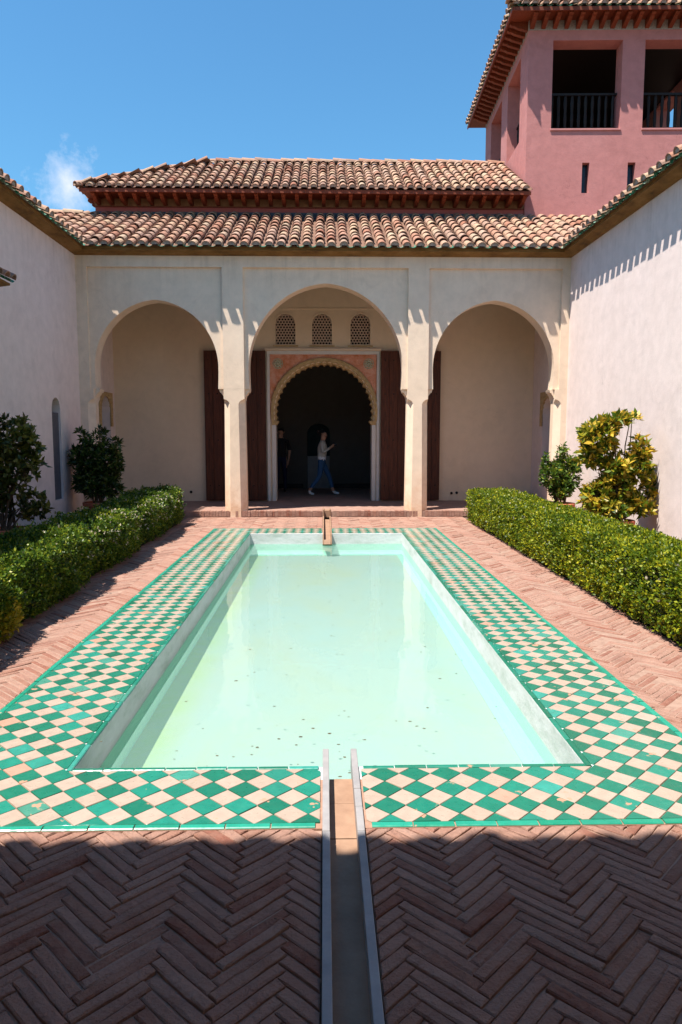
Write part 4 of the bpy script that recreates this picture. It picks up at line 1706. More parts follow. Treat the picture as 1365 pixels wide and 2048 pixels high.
def keep_front(u, v):
    hd = v / sl
    xx = EX0 - 0.02 + u
    return xx > EX0 + hd * (2.78 / 2.80) - 0.02 and hd < 2.72


def keep_left(u, v):
    hd = v / sl
    return u > hd - 0.02 and u < 5.6 - hd and hd < 2.7


tiled_slope(roof, (EX0 - 0.02, EY, EZ), (1, 0, 0), (0, 1, TAN_UP), 47, 0.22, 10, 0.325, keep_front, 300, 0.9, False, key=lambda p: p.y)
tiled_slope(roof, (EX0, EY - 0.02, EZ), (0, 1, 0), (1, 0, TAN_UP), 25, 0.22, 9, 0.325, keep_left, 60, 0.9, False, key=lambda p: p.x)
ridge_run(roof, (RX0, RY, RZ + 0.05), (UX1, RY, RZ + 0.05), 0.34, 1.1)
ridge_run(roof, (EX0 + 0.0, EY + 0.0, EZ + 0.06), (RX0, RY, RZ + 0.06), 0.34, 1.05)
# lead flashing where the lower roof meets the wall
w = MB()
zf = ZT + (2.62 + OV) * TAN_LOW
w.prism([(UY - 0.23, zf - 0.105), (UY - 0.002, zf + 0.03), (UY - 0.002, zf + 0.10), (UY - 0.01, zf + 0.10), (UY - 0.02, zf + 0.045), (UY - 0.24, zf - 0.085)], YZ(UX0 + 0.02, 4.75))
child(w, 'flashing', M['lead'], pav)

# ------------------------------------------------------------------ tower
TW = 4.86
TDp = 5.42
tower = tag(empty('tower', (0, 0, 0)), 'pink plaster tower with open upper loggia rising behind the right wing', 'tower')
tl = []   # children in tower space: x 0..TW, y 0..TDp
WZ0, WZ1, WT = 8.87, 10.83, 11.05
f_holes = [rect(0.57, 2.18, WZ0, WZ1), rect(2.70, 4.31, WZ0, WZ1), rect(1.33, 1.50, 7.42, 8.11), rect(2.40, 2.58, 7.42, 8.11), rect(3.45, 3.62, 7.42, 8.11)]
w = MB()
w.prism(rect(0, TW, 4.0, WT), XZ(0, 0.42), f_holes)
tl.append(w.build('front_wall', M['plaster_pink'], tower))
s_holes = [rect(0.85, 1.75, WZ0, WZ1), rect(2.35, 3.70, WZ0, WZ1)]
w = MB()
w.prism(rect(0.42, TDp, 4.0, WT), YZ(0.0, 0.40), [rect(0.78, 2.24, WZ0, WZ1), rect(3.02, 4.54, WZ0, WZ1)])
tl.append(w.build('side_wall', M['plaster_pink'], tower))
w = MB()
w.prism(rect(0.42, TDp, 4.0, WT), YZ(TW - 0.4, TW), [rect(0.75, 2.0, WZ0, WZ1), rect(2.5, 3.70, WZ0, WZ1)])
tl.append(w.build('side_wall', M['plaster_pink'], tower))
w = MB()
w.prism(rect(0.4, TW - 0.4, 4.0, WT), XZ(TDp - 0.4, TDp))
tl.append(w.build('rear_wall', M['rail'], tower))  # near-black wood puts the loggia's inner shade into the wall colour
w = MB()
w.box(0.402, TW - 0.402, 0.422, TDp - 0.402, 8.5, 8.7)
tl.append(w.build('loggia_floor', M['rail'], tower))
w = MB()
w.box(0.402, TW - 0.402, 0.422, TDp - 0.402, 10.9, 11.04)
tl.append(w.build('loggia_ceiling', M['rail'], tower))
# window sills and slit panes
for x0, x1 in ((0.55, 2.20), (2.68, 4.33)):
    w = MB()
    w.box(x0, x1, -0.03, 0.3, WZ0 - 0.045, WZ0 + 0.004)
    tl.append(w.build('sill', M['plaster_pink'], tower, bevel=0.01))
for x0, x1 in ((1.32, 1.51), (2.39, 2.59), (3.44, 3.63)):
    w = MB()
    w.box(x0, x1, 0.16, 0.18, 7.40, 8.13)
    tl.append(w.build('slit_pane', M['slit'], tower))


def railing(p0, p1, n):
    p0, p1 = Vector(p0), Vector(p1)
    d = (p1 - p0)
    L = d.length
    d.normalize()
    s = Vector((-d.y, d.x, 0))
    root = None
    for zz, hh in ((0.86, 0.05), (0.08, 0.05)):
        mb = MB()
        c = [p0 + s * 0.04, p1 + s * 0.04, p1 - s * 0.04, p0 - s * 0.04]
        vs = [q + Vector((0, 0, zz)) for q in c] + [q + Vector((0, 0, zz + hh)) for q in c]
        mb.add(vs, [(0, 3, 2, 1), (4, 5, 6, 7), (0, 1, 5, 4), (1, 2, 6, 5), (2, 3, 7, 6), (3, 0, 4, 7)])
        if root is None:
            root = mb.build('railing', M['rail'], tower)
        else:
            mb.build('bottom_rail', M['rail'], root)
    for i in range(n):
        q = p0 + d * (L * (i + 0.5) / n)
        mb = MB()
        mb.tube([q + Vector((0, 0, 0.13)), q + Vector((0, 0, 0.3)), q + Vector((0, 0, 0.5)), q + Vector((0, 0, 0.7)), q + Vector((0, 0, 0.86))], [0.028, 0.04, 0.03, 0.04, 0.028], 6)
        mb.build('baluster', M['rail'], root)


railing((0.572, 0.30, WZ0), (2.178, 0.30, WZ0), 10)
railing((2.702, 0.30, WZ0), (4.308, 0.30, WZ0), 10)
railing((0.28, 0.79, WZ0), (0.28, 2.23, WZ0), 9)
railing((0.28, 3.03, WZ0), (0.28, 4.53, WZ0), 9)
# half-round red arch brackets inside the loggia ceiling line
# frieze, brackets, soffit, roof
TO = 0.54
TZ = 11.25
w = MB()
w.box(-0.012, TW + 0.012, -0.012, 0.02, WT - 0.002, TZ + 0.02)
w.box(-0.012, 0.02, 0.02, TDp, WT - 0.002, TZ + 0.02)
w.box(0.02, TW, 0.02, TDp, WT + 0.001, TZ + 0.02)
w.build('bracket_frieze', M['mortar_cap'], tower)
for i in range(19):
    bracket(tower, (0.06 + i * 0.265, -0.01, TZ + 0.01), (0, -1, 0), 0.42, 0.095, 0.18)
for i in range(20):
    bracket(tower, (-0.01, 0.10 + i * 0.265, TZ + 0.01), (-1, 0, 0), 0.42, 0.095, 0.18)
w = MB()
w.box(-TO + 0.05, TW + TO - 0.05, -TO + 0.05, TDp + TO - 0.05, TZ + 0.012, TZ + 0.045)
w.box(-TO + 0.045, TW + TO - 0.045, -TO + 0.042, -TO + 0.068, TZ - 0.03, TZ + 0.05)
w.box(-TO + 0.042, -TO + 0.068, -TO + 0.07, TDp + TO - 0.05, TZ - 0.0305, TZ + 0.0505)
w.build('soffit', M['bracket'], tower)
w = MB()
a0 = -TO + 0.05
x1_, y1_ = TW + TO - 0.05, TDp + TO - 0.05
apx = [(2.6, (TDp) / 2, TZ + 1.5), (TW - 2.6 + 0.6, TDp / 2, TZ + 1.5)]
w.add([(a0, a0, TZ + 0.05), (x1_, a0, TZ + 0.05), (x1_, y1_, TZ + 0.05), (a0, y1_, TZ + 0.05), apx[0], apx[1]], [(0, 1, 5, 4), (1, 2, 5), (2, 3, 4, 5), (3, 0, 4), (0, 3, 2, 1)])
troof = w.build('roof', M['deck'], tower)
tiled_slope(troof, (-TO, -TO, TZ + 0.04), (1, 0, 0), (0, 1, 0.52), 28, 0.22, 3, 0.33, lambda u, v: v * 0.87 < u < 6.14 - v * 0.87, 300, 0.9, True)
tiled_slope(troof, (-TO, -TO, TZ + 0.04), (0, 1, 0), (1, 0, 0.52), 30, 0.22, 3, 0.33, lambda u, v: v * 0.87 < u < 6.4 - v * 0.87, 300, 0.9, True)
ridge_run(troof, (-TO - 0.06, -TO - 0.06, TZ + 0.08), (-TO + 0.7, -TO + 0.7, TZ + 0.44), 0.34, 1.05)
tower.location = (4.77, 17.84, 0)
tower.rotation_euler = (0, 0, math.radians(-2.1))

# ------------------------------------------------------------------ hedges
def wav(p, f, ph):
    return (np.sin(p[:, 0] * f * 1.3 + ph) * np.cos(p[:, 1] * f + ph * 1.7) + np.sin(p[:, 2] * f * 1.7 + p[:, 1] * f * 0.6 + ph * 2.3)) * 0.5


def hedge(label, xin, d, y0, y1, width, hfun, n, mat, flower, name='hedge', leaf=0.034, lump=0.035, xfun=None, shoots=0.0):
    """xin: face towards the pool; d: sign away from the pool"""
    root = tag(empty(name, (xin + d * width / 2, (y0 + y1) / 2, 0)), label, 'hedge')
    L = y1 - y0
    # sample top, inner side, outer side, ends
    areas = np.array([L * width * 1.25, L * 0.72 * 0.95, L * 0.72 * 0.5, width * 0.72, width * 0.72])
    cnt = (areas / areas.sum() * n).astype(int)
    Ps, Ns = [], []
    for k, c in enumerate(cnt):
        # denser near the viewer end is not needed, keep it even
        yy = y0 + rng.random(c) * L
        uu = rng.random(c)
        h = hfun(yy)
        if k == 0:
            P = np.stack([xin + d * uu * width, yy, h], 1); N = np.tile([0, 0, 1.0], (c, 1))
        elif k == 1:
            P = np.stack([np.full(c, xin), yy, 0.06 + uu * (h - 0.06)], 1); N = np.tile([-d, 0, 0.25], (c, 1))
        elif k == 2:
            P = np.stack([np.full(c, xin + d * width), yy, 0.06 + uu * (h - 0.06)], 1); N = np.tile([d, 0, 0.25], (c, 1))
        elif k == 3:
            P = np.stack([xin + d * rng.random(c) * width, np.full(c, y0), 0.06 + uu * (hfun(np.full(c, y0)) - 0.06)], 1); N = np.tile([0, -1.0, 0.25], (c, 1))
        else:
            P = np.stack([xin + d * rng.random(c) * width, np.full(c, y1), 0.06 + uu * (hfun(np.full(c, y1)) - 0.06)], 1); N = np.tile([0, 1.0, 0.25], (c, 1))
        Ps.append(P); Ns.append(N)
    P, N = np.concatenate(Ps), np.concatenate(Ns)
    # round the long top edges
    cx = xin + d * width / 2
    hh = hfun(P[:, 1])
    ex = np.clip((np.abs(P[:, 0] - cx) - (width / 2 - 0.14)) / 0.14, 0, 1)
    ez = np.clip((P[:, 2] - (hh - 0.14)) / 0.14, 0, 1)
    both = ex * ez
    P[:, 0] -= np.sign(P[:, 0] - cx) * both * 0.03
    P[:, 2] -= both * 0.03
    P[:, 0] += np.where(P[:, 2] < 0.25, -np.sign(P[:, 0] - cx) * (0.25 - P[:, 2]) * 0.22, 0)
    Nn = N / np.linalg.norm(N, axis=1)[:, None]
    # short leafy shoots: a few leaves round each shoot tip, with gaps between shoots
    per = 9
    sel = rng.permutation(len(P))[:len(P) // per]
    C, CN = P[sel], Nn[sel]
    off = lump * (wav(C, 3.1, 0.4) + 0.7 * wav(C, 8.3, 1.9) + 0.5 * wav(C, 19.0, 3.0)) - rng.exponential(1.0, len(C)) * np.where(CN[:, 2] > 0.5, 0.012, 0.040) + rng.normal(0, 0.007, len(C))
    if shoots:
        off += np.where(rng.random(len(C)) < shoots, rng.uniform(0.02, 0.07, len(C)), 0)
    C = C + CN * off[:, None]
    P = np.repeat(C, per, 0)
    Nn = np.repeat(CN, per, 0)
    jit = rng.normal(0, 1, P.shape)
    jit /= np.linalg.norm(jit, axis=1)[:, None]
    P = P + jit * rng.uniform(0.004, 0.026, len(P))[:, None] - Nn * rng.uniform(0, 0.035, len(P))[:, None]
    Nn = Nn * np.where(Nn[:, 2:3] > 0.5, 0.25, 0.7) + jit * 0.9
    Nn /= np.linalg.norm(Nn, axis=1)[:, None]
    if xfun is not None:
        P[:, 0] += xfun(P[:, 1])
    mi = np.zeros(len(P), int)
    me = leaf_mesh('foliage', P, Nn + np.array([0, 0, 0.35]), leaf, 0.62, mat, (M['leaf_flower'],), mi)
    o = link_obj('foliage', me, root)
    bpy_parent_keep(o, root)
    o['kind'] = 'stuff'
    if flower:
        keepm = (P[:, 2] > hfun(P[:, 1]) * 0.45) & flower(P)
        idx = np.nonzero(keepm)[0]
        Q = P[idx] + Nn[idx] * 0.03
        # each blossom is four petals
        Q4 = np.repeat(Q, 4, 0)
        N4 = rng.normal(0, 1, Q4.shape) + np.repeat(Nn[idx], 4, 0)
        me = leaf_mesh('blossom', Q4, N4, 0.022, 0.8, M['leaf_flower'])
        o = link_obj('blossom', me, root)
        bpy_parent_keep(o, root)
        o['kind'] = 'stuff'
    # inner mass
    c = MB()
    ny, nz, nx = 60, 6, 6
    vs, fs = [], []
    secs = 14
    for i in range(ny + 1):
        yy = y0 + 0.06 + (L - 0.12) * i / ny
        h = float(hfun(np.array([yy]))[0]) - 0.085
        xx = float(xfun(np.array([yy]))[0]) if xfun is not None else 0.0
        ring = [(0.16, -0.02), (0.13, 0.2), (0.10, h * 0.55), (0.11, h * 0.86), (0.18, h), (width - 0.18, h), (width - 0.11, h * 0.86), (width - 0.11, h * 0.5), (width - 0.16, -0.02)]
        for a, b in ring:
            q = np.array([[xin + d * a, yy, b]])
            o_ = 0.5 * lump * (wav(q, 3.1, 0.4) + 0.7 * wav(q, 8.3, 1.9))[0]
            vs.append((xin + d * (a - o_ * (1 if a < width / 2 else -1)) + xx, yy, b + (o_ if b > 0.3 else 0)))
    k = 9
    for i in range(ny):
        for j in range(k):
            j2 = (j + 1) % k
            fs.append((i * k + j, i * k + j2, (i + 1) * k + j2, (i + 1) * k + j))
    fs.append(tuple(range(k)))
    fs.append(tuple(range(ny * k, ny * k + k)))
    c.add(vs, fs)
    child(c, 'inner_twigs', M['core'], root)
    return root


hedge('clipped yellow-green box hedge along the right side of the pool', 2.79, 1, 3.2, 14.2, 0.78, lambda y: 0.70 + 0.012 * np.sin(y * 2.1) - 0.03 * np.clip((y - 13.6) / 0.6, 0, 1),
      150000, M['leaf_hedge'], lambda P: (rng.random(len(P)) < 0.0022), leaf=0.032, lump=0.013, shoots=0.02)
hedge('uneven dark green hedge with white blossom along the left side of the pool', -2.66, -1, 3.2, 14.0, 0.80,
      lambda y: 0.55 + 0.13 * np.sqrt(np.abs(np.sin(PI * (y - 3.9) / 2.35))) + 0.02 * np.sin(y * 4.1) + 0.04 * np.clip((y - 12.2) / 0.5, 0, 1),
      150000, M['leaf_hedge_dark'], lambda P: (rng.random(len(P)) < 0.028 * np.clip((P[:, 1] - 7.2) / 2.5, 0.05, 1)), leaf=0.034, lump=0.045, shoots=0.06,
      xfun=lambda y: -0.10 * np.clip((y - 6) / 8, 0, 1) + 0.05 - 0.11 * (1 - np.sqrt(np.abs(np.sin(PI * (y - 3.9) / 2.35)))))


# ------------------------------------------------------------------ potted shrubs
def potted(label, cat, x, y, pot_r, pot_h, blobs, n_whorl, per, leaf, mat, aspect=0.42, stems=7, group=None, spread=1.0):
    root = tag(empty('potted_shrub', (x, y, 0)), label, cat, group)
    p = MB()
    h = pot_h
    p.lathe([(0.0, 0.0), (pot_r * 0.72, 0.0), (pot_r * 0.74, 0.02), (pot_r * 0.93, h * 0.82), (pot_r * 0.95, h * 0.84), (pot_r * 1.04, h * 0.85), (pot_r * 1.06, h * 0.97), (pot_r * 1.03, h), (pot_r * 0.93, h), (pot_r * 0.9, h * 0.92)], 28, (x, y, -0.03))
    pot = child(p, 'pot', M['terracotta'], root, smooth=False)
    p = MB()
    p.lathe([(0.0, h * 0.93), (pot_r * 0.91, h * 0.92)], 20, (x, y, -0.03))
    child(p, 'potting_soil', M['soil'], root)
    s = MB()
    WP, WD = [], []
    tips = []
    for b in blobs:
        bx, by, bz, rx, rz = b
        rx, rz = rx * spread, rz * spread
        for k in range(max(2, int(n_whorl * rx * rx * rz * 30))):
            v = rng.normal(0, 1, 3)
            v /= np.linalg.norm(v)
            rad = rng.uniform(0.25, 1.0) ** 0.45
            c = np.array([x + bx + v[0] * rx * rad, y + by + v[1] * rx * rad, bz + v[2] * rz * rad])
            if c[2] < h + 0.02:
                continue
            dirv = v * 0.8 + np.array([0, 0, 0.7])
            dirv /= np.linalg.norm(dirv)
            tips.append((c, b))
            for q in range(per):
                a = 2 * PI * q / per + rng.random()
                t1 = np.cross(dirv, [0.3, 0.5, 0.8]); t1 /= np.linalg.norm(t1)
                t2 = np.cross(dirv, t1)
                o_ = t1 * math.cos(a) + t2 * math.sin(a)
                WP.append(c - dirv * rng.uniform(0, 0.05))
                WD.append(o_ * rng.uniform(0.6, 1.2) + dirv * rng.uniform(0.2, 0.9))
    me = leaf_mesh('foliage', np.array(WP), np.array(WD), leaf, aspect, mat)
    o = link_obj('foliage', me, root)
    bpy_parent_keep(o, root)
    o['kind'] = 'stuff'
    # main stems to each clump and twigs to some tips
    for b in blobs:
        for k in range(2):
            a = rng.random() * 6.28
            p0 = Vector((x + 0.09 * math.cos(a), y + 0.09 * math.sin(a), h * 0.88))
            p3 = Vector((x + b[0] + rng.normal(0, 0.03), y + b[1] + rng.normal(0, 0.03), b[2] + b[4] * 0.4))
            p1 = p0.lerp(p3, 0.35) + Vector((rng.normal(0, 0.03), rng.normal(0, 0.03), 0.04))
            p2 = p0.lerp(p3, 0.7) + Vector((rng.normal(0, 0.03), rng.normal(0, 0.03), 0.03))
            s.tube([p0, p1, p2, p3], [0.014, 0.012, 0.009, 0.005], 6)
    for c, b in tips[::4]:
        p0 = Vector((x + b[0] * 0.9, y + b[1] * 0.9, max(h, b[2] - b[4] * 0.2)))
        p1 = Vector(c)
        s.tube([p0, p0.lerp(p1, 0.5) + Vector((0, 0, 0.02)), p1], [0.007, 0.005, 0.003], 5)
    child(s, 'stems', M['stem'], root)
    return root


def noise_blobs(xs):
    return xs


# right: large golden shrub and small green shrub
potted('tall golden variegated shrub in a terracotta pot against the sunlit right wall', 'shrub', 4.46, 10.95, 0.26, 0.46,
       [(-0.30, 0, 1.72, 0.27, 0.22), (-0.10, -.05, 1.93, 0.20, 0.12), (0.16, 0.05, 1.98, 0.13, 0.06), (-0.38, 0.05, 1.42, 0.20, 0.18), (0.30, -.05, 1.52, 0.16, 0.16), (0.28, 0.0, 1.22, 0.19, 0.16), (0.0, -.1, 1.25, 0.22, 0.20),
        (-0.35, -.05, 0.80, 0.20, 0.20), (0.12, 0.0, 0.72, 0.24, 0.16), (0.50, 0.05, 0.98, 0.14, 0.12), (0.60, 0, 0.80, 0.10, 0.09), (-0.05, 0, 0.95, 0.24, 0.22), (-0.15, -0.1, 0.62, 0.26, 0.12), (0.38, -0.05, 0.62, 0.16, 0.10)],
       190, 8, 0.118, M['leaf_gold'], 0.42, spread=1.12)
potted('small bushy green shrub in a red pot at the far end of the right hedge', 'shrub', 4.50, 13.75, 0.27, 0.46,
       [(-0.15, 0, 0.95, 0.26, 0.30), (0.14, 0, 0.98, 0.26, 0.36), (-0.30, 0, 1.22, 0.10, 0.20), (0.02, 0, 1.40, 0.13, 0.16), (0.28, 0, 1.15, 0.12, 0.2), (0, 0, 0.68, 0.25, 0.2)],
       240, 8, 0.08, M['leaf_green'], 0.45)
# left: two dark shrubs in the shade
potted('dark oleander-like shrub in a terracotta pot beside the arched slit window', 'shrub', -4.45, 14.35, 0.28, 0.44,
       [(-0.15, 0, 1.25, 0.32, 0.38), (0.20, 0, 1.15, 0.30, 0.40), (-0.25, 0, 1.72, 0.14, 0.14), (0.08, 0, 1.68, 0.14, 0.20), (0.36, 0, 1.55, 0.13, 0.18), (-0.1, 0, 0.80, 0.34, 0.30), (0.2, 0, 0.75, 0.26, 0.28), (-0.42, 0, 1.35, 0.10, 0.2)],
       150, 8, 0.12, M['leaf_dark'], 0.30)
potted('large olive-green leafy shrub in a pot at the left edge of the picture', 'shrub', -4.52, 10.45, 0.30, 0.42,
       [(0.10, 0, 1.70, 0.34, 0.30), (-0.25, 0, 1.65, 0.30, 0.36), (0.38, 0, 1.62, 0.18, 0.26), (0.28, 0, 1.30, 0.24, 0.24), (-0.1, 0, 1.25, 0.36, 0.3), (0.05, 0, 0.95, 0.28, 0.22), (0.42, 0, 0.72, 0.20, 0.20), (0.15, 0, 0.62, 0.22, 0.14), (-0.3, 0, 0.8, 0.3, 0.25)],
       95, 7, 0.105, M['leaf_olive'], 0.46)

# low yellow-leaved shrub at the foot of the left hedge
ys = tag(empty('low_shrub', (-2.72, 6.0, 0)), 'low bright yellow-leaved shrub at the foot of the left hedge', 'shrub')
n = 1500
v = rng.normal(0, 1, (n, 3))
v /= np.linalg.norm(v, axis=1)[:, None]
rad = rng.uniform(0.1, 1, n) ** 0.4
P = np.array([-2.74, 5.98, 0.20]) + v * rad[:, None] * np.array([0.17, 0.26, 0.20])
P[:, 2] = np.abs(P[:, 2]) + 0.01
o = link_obj('foliage', leaf_mesh('foliage', P, v + np.array([0, 0, 0.4]), 0.05, 0.5, M['leaf_yellow']), ys)
bpy_parent_keep(o, ys)
o['kind'] = 'stuff'
s = MB()
for k in range(8):
    a = k * 0.8
    s.tube([(-2.74, 5.98, -0.02), (-2.74 + 0.06 * math.cos(a), 5.98 + 0.1 * math.sin(a), 0.15), (-2.74 + 0.12 * math.cos(a), 5.98 + 0.18 * math.sin(a), 0.3)], [0.008, 0.006, 0.003], 5)
child(s, 'stems', M['stem'], ys)


# ------------------------------------------------------------------ litter
def flecks(name, label_, n, xr, yr, z, size, mat, label):
    mb = MB()
    for i in range(n):
        x, y = rng.uniform(*xr), yr[0] + (yr[1] - yr[0]) * rng.random() ** 1.4
        s = size * rng.uniform(0.5, 1.6)
        a = rng.random() * 6.28
        e = rng.uniform(0.4, 0.9)
        pts = []
        for k in range(6):
            t_ = a + k * PI / 3
            pts.append((x + s * math.cos(t_), y + s * e * math.sin(t_), z + rng.uniform(0, 0.003)))
        top = (x, y, z + s * 0.25)
        mb.add(pts + [top], [(k, (k + 1) % 6, 6) for k in range(6)] + [(5, 4, 3, 2, 1, 0)])
    o = mb.build(name, mat, fix=False)
    o['kind'] = 'stuff'
    o['label'] = label
    return o


flecks('floating_leaf_litter', '', 120, (-1.0, 1.25), (3.8, 11.0), WATER + 0.001, 0.0085, M['debris'], 'tiny dark leaf fragments floating on the pool water')
flecks('fallen_leaf_litter', '', 26, (-2.6, 2.7), (2.0, 13.0), 0.012, 0.010, M['debris'], 'tiny fallen leaf fragments lying on the paving')


# ------------------------------------------------------------------ people
def skin_body(name, joints, edges, root_i, mats, pick, parent):
    """grow one continuous body from a skeleton; pick(center) returns the material index"""
    names = list(joints)
    idx = {k: i for i, k in enumerate(names)}
    me = bpy.data.meshes.new(name)
    me.from_pydata([joints[k][0] for k in names], [(idx[a], idx[b]) for a, b in edges], [])
    o = bpy.data.objects.new(name + '_tmp', me)
    col.objects.link(o)
    bpy.context.view_layer.objects.active = o
    sk = o.modifiers.new('skin', 'SKIN')
    sk.use_smooth_shade = True
    lay = me.skin_vertices[0].data if me.skin_vertices else None
    if lay is None:
        o.select_set(True)
        bpy.ops.object.mode_set(mode='OBJECT')
        lay = me.skin_vertices[0].data
    for k in names:
        r = joints[k][1]
        lay[idx[k]].radius = r if isinstance(r, tuple) else (r, r)
        lay[idx[k]].use_root = (k == root_i)
    ss = o.modifiers.new('smooth', 'SUBSURF')
    ss.levels = ss.render_levels = 2
    dg = bpy.context.evaluated_depsgraph_get()
    dg.update()
    out = bpy.data.meshes.new_from_object(o.evaluated_get(dg))
    bpy.data.objects.remove(o)
    out.name = name
    out.materials.clear()
    for m_ in mats:
        out.materials.append(m_)
    for p in out.polygons:
        p.material_index = pick(p.center)
        p.use_smooth = True
    ob = link_obj(name, out, parent)
    return ob


def hand(j, e, wrist, base, d, up, side, curl, tag_):
    """five finger chains from a palm vertex; d forward, side = thumb side"""
    d, up, side = Vector(d).normalized(), Vector(up).normalized(), Vector(side).normalized()
    palm = Vector(base)
    j['palm' + tag_] = (tuple(palm), 0.026)
    e.append((wrist, 'palm' + tag_))
    for i, (sp, L) in enumerate(((0.026, 0.065), (0.009, 0.075), (-0.009, 0.07), (-0.026, 0.055))):
        a = palm + d * 0.045 + side * sp
        b = a + d * L * 0.5 - up * L * curl * 0.3
        c = b + d * L * 0.4 * (1 - curl * 0.6) - up * L * curl * 0.5
        for nm, q, r in (('a', a, 0.0105), ('b', b, 0.009), ('c', c, 0.0075)):
            j[f'f{i}{nm}{tag_}'] = (tuple(q), r)
        e += [('palm' + tag_, f'f{i}a{tag_}'), (f'f{i}a{tag_}', f'f{i}b{tag_}'), (f'f{i}b{tag_}', f'f{i}c{tag_}')]
    a = palm + side * 0.035 + d * 0.01
    b = a + side * 0.018 + d * 0.03
    j['ta' + tag_] = (tuple(a), 0.012)
    j['tb' + tag_] = (tuple(b), 0.009)
    e += [('palm' + tag_, 'ta' + tag_), ('ta' + tag_, 'tb' + tag_)]


def make_woman():
    root = tag(empty('person', (-0.07, 19.4, FLOOR)), 'dark-haired person in pale top and blue jeans walking past inside the doorway', 'person')
    # local frame: walking towards +x, z up, feet at 0
    j = {
        'pelvis': ((0.0, 0, 0.93), (0.125, 0.15)), 'waist': ((0.01, 0, 1.07), (0.10, 0.125)), 'chest': ((0.02, 0, 1.24), (0.115, 0.15)), 'upper': ((0.015, 0, 1.36), (0.085, 0.12)),
        'neck': ((0.03, 0, 1.445), 0.052), 'head0': ((0.045, 0, 1.515), 0.068), 'head1': ((0.05, 0, 1.585), (0.088, 0.078)), 'head2': ((0.045, 0, 1.655), 0.07),
        'nose': ((0.148, 0, 1.555), 0.012), 'chin': ((0.115, 0, 1.498), 0.03),
        'hipl': ((0.005, 0.085, 0.86), 0.098), 'hipr': ((-0.005, -0.085, 0.86), 0.098),
        'kneel': ((0.19, 0.085, 0.51), 0.066), 'ankl': ((0.295, 0.085, 0.115), 0.044), 'footl': ((0.345, 0.085, 0.052), 0.042), 'toel': ((0.46, 0.085, 0.040), 0.030),
        'kneer': ((-0.06, -0.085, 0.49), 0.066), 'ankr': ((-0.315, -0.085, 0.155), 0.044), 'footr': ((-0.315, -0.085, 0.062), 0.040), 'toer': ((-0.20, -0.085, 0.030), 0.030),
        'shl': ((0.02, 0.155, 1.365), 0.058), 'ell': ((0.05, 0.215, 1.115), 0.045), 'wrl': ((0.235, 0.12, 1.255), 0.029),
        'shr': ((0.015, -0.155, 1.365), 0.058), 'elr': ((0.03, -0.225, 1.11), 0.045), 'wrr': ((0.225, -0.13, 1.245), 0.029),
    }
    e = [('pelvis', 'waist'), ('waist', 'chest'), ('chest', 'upper'), ('upper', 'neck'), ('neck', 'head0'), ('head0', 'head1'), ('head1', 'head2'), ('head1', 'nose'), ('head0', 'chin'),
         ('pelvis', 'hipl'), ('hipl', 'kneel'), ('kneel', 'ankl'), ('ankl', 'footl'), ('footl', 'toel'), ('pelvis', 'hipr'), ('hipr', 'kneer'), ('kneer', 'ankr'), ('ankr', 'footr'), ('footr', 'toer'),
         ('upper', 'shl'), ('shl', 'ell'), ('ell', 'wrl'), ('upper', 'shr'), ('shr', 'elr'), ('elr', 'wrr')]
    hand(j, e, 'wrl', (0.285, 0.10, 1.285), (0.5, -0.5, 0.3), (0.5, 0.4, 0.6), (0, 0.1, 1), 0.6, 'l')
    hand(j, e, 'wrr', (0.275, -0.10, 1.275), (0.5, 0.5, 0.3), (0.5, -0.4, 0.6), (0, -0.1, 1), 0.6, 'r')

    def pick(c):
        if c.z > 1.425:
            return 0
        if c.z < 0.105 or (c.z < 0.13 and c.x < -0.2):
            return 3
        if c.z < 0.20:
            return 0
        if c.x > 0.20 and c.z > 1.1:
            return 0
        if c.z < 0.93:
            return 1
        if c.z < 1.0:
            return 4
        return 2
    b = skin_body('body', j, e, 'pelvis', [M['skin'], M['jeans'], M['knit'], M['shoe'], M['white_cloth']], pick, root)
    # hair cap with a bun
    h = MB()
    bm = bmesh.new()
    bmesh.ops.create_uvsphere(bm, u_segments=20, v_segments=14, radius=1.0)
    for v_ in bm.verts:
        v_.co = Vector((0.028 + v_.co.x * 0.100, v_.co.y * 0.090, 1.610 + v_.co.z * 0.098))
    cutv = [v_ for v_ in bm.verts if v_.co.z < 1.60 - (0.03 - v_.co.x) * 1.1 and v_.co.x > -0.02 or v_.co.z < 1.515]
    bmesh.ops.delete(bm, geom=cutv, context='VERTS')
    bun = bmesh.ops.create_uvsphere(bm, u_segments=12, v_segments=8, radius=0.048)
    for v_ in bun['verts']:
        v_.co += Vector((-0.085, 0, 1.655))
    me = bpy.data.meshes.new('hair')
    bm.to_mesh(me)
    bm.free()
    me.polygons.foreach_set('use_smooth', [True] * len(me.polygons))
    o = link_obj('hair', me, root, M['hair'])
    sol = o.modifiers.new('thickness', 'SOLIDIFY')
    sol.thickness = 0.012
    for sy in (-1, 1):
        m_ = MB()
        m_.lathe([(0.0, -0.008), (0.009, -0.004), (0.009, 0.004), (0.0, 0.008)], 8, (0.130, sy * 0.034, 1.588))
        m_.build('eye', M['black_plastic'], root)
        m_ = MB()
        m_.tube([(0.045, sy * 0.076, 1.545), (0.05, sy * 0.092, 1.575), (0.04, sy * 0.088, 1.60)], [0.014, 0.016, 0.010], 7)
        m_.build('ear', M['skin'], root)
    m_ = MB()
    m_.tube([(0.134, -0.024, 1.520), (0.142, 0, 1.521), (0.134, 0.024, 1.520)], 0.006, 6)
    m_.build('mouth', M['spandrel'], root)
    root.scale = (1.02, 1.02, 1.02)
    return root


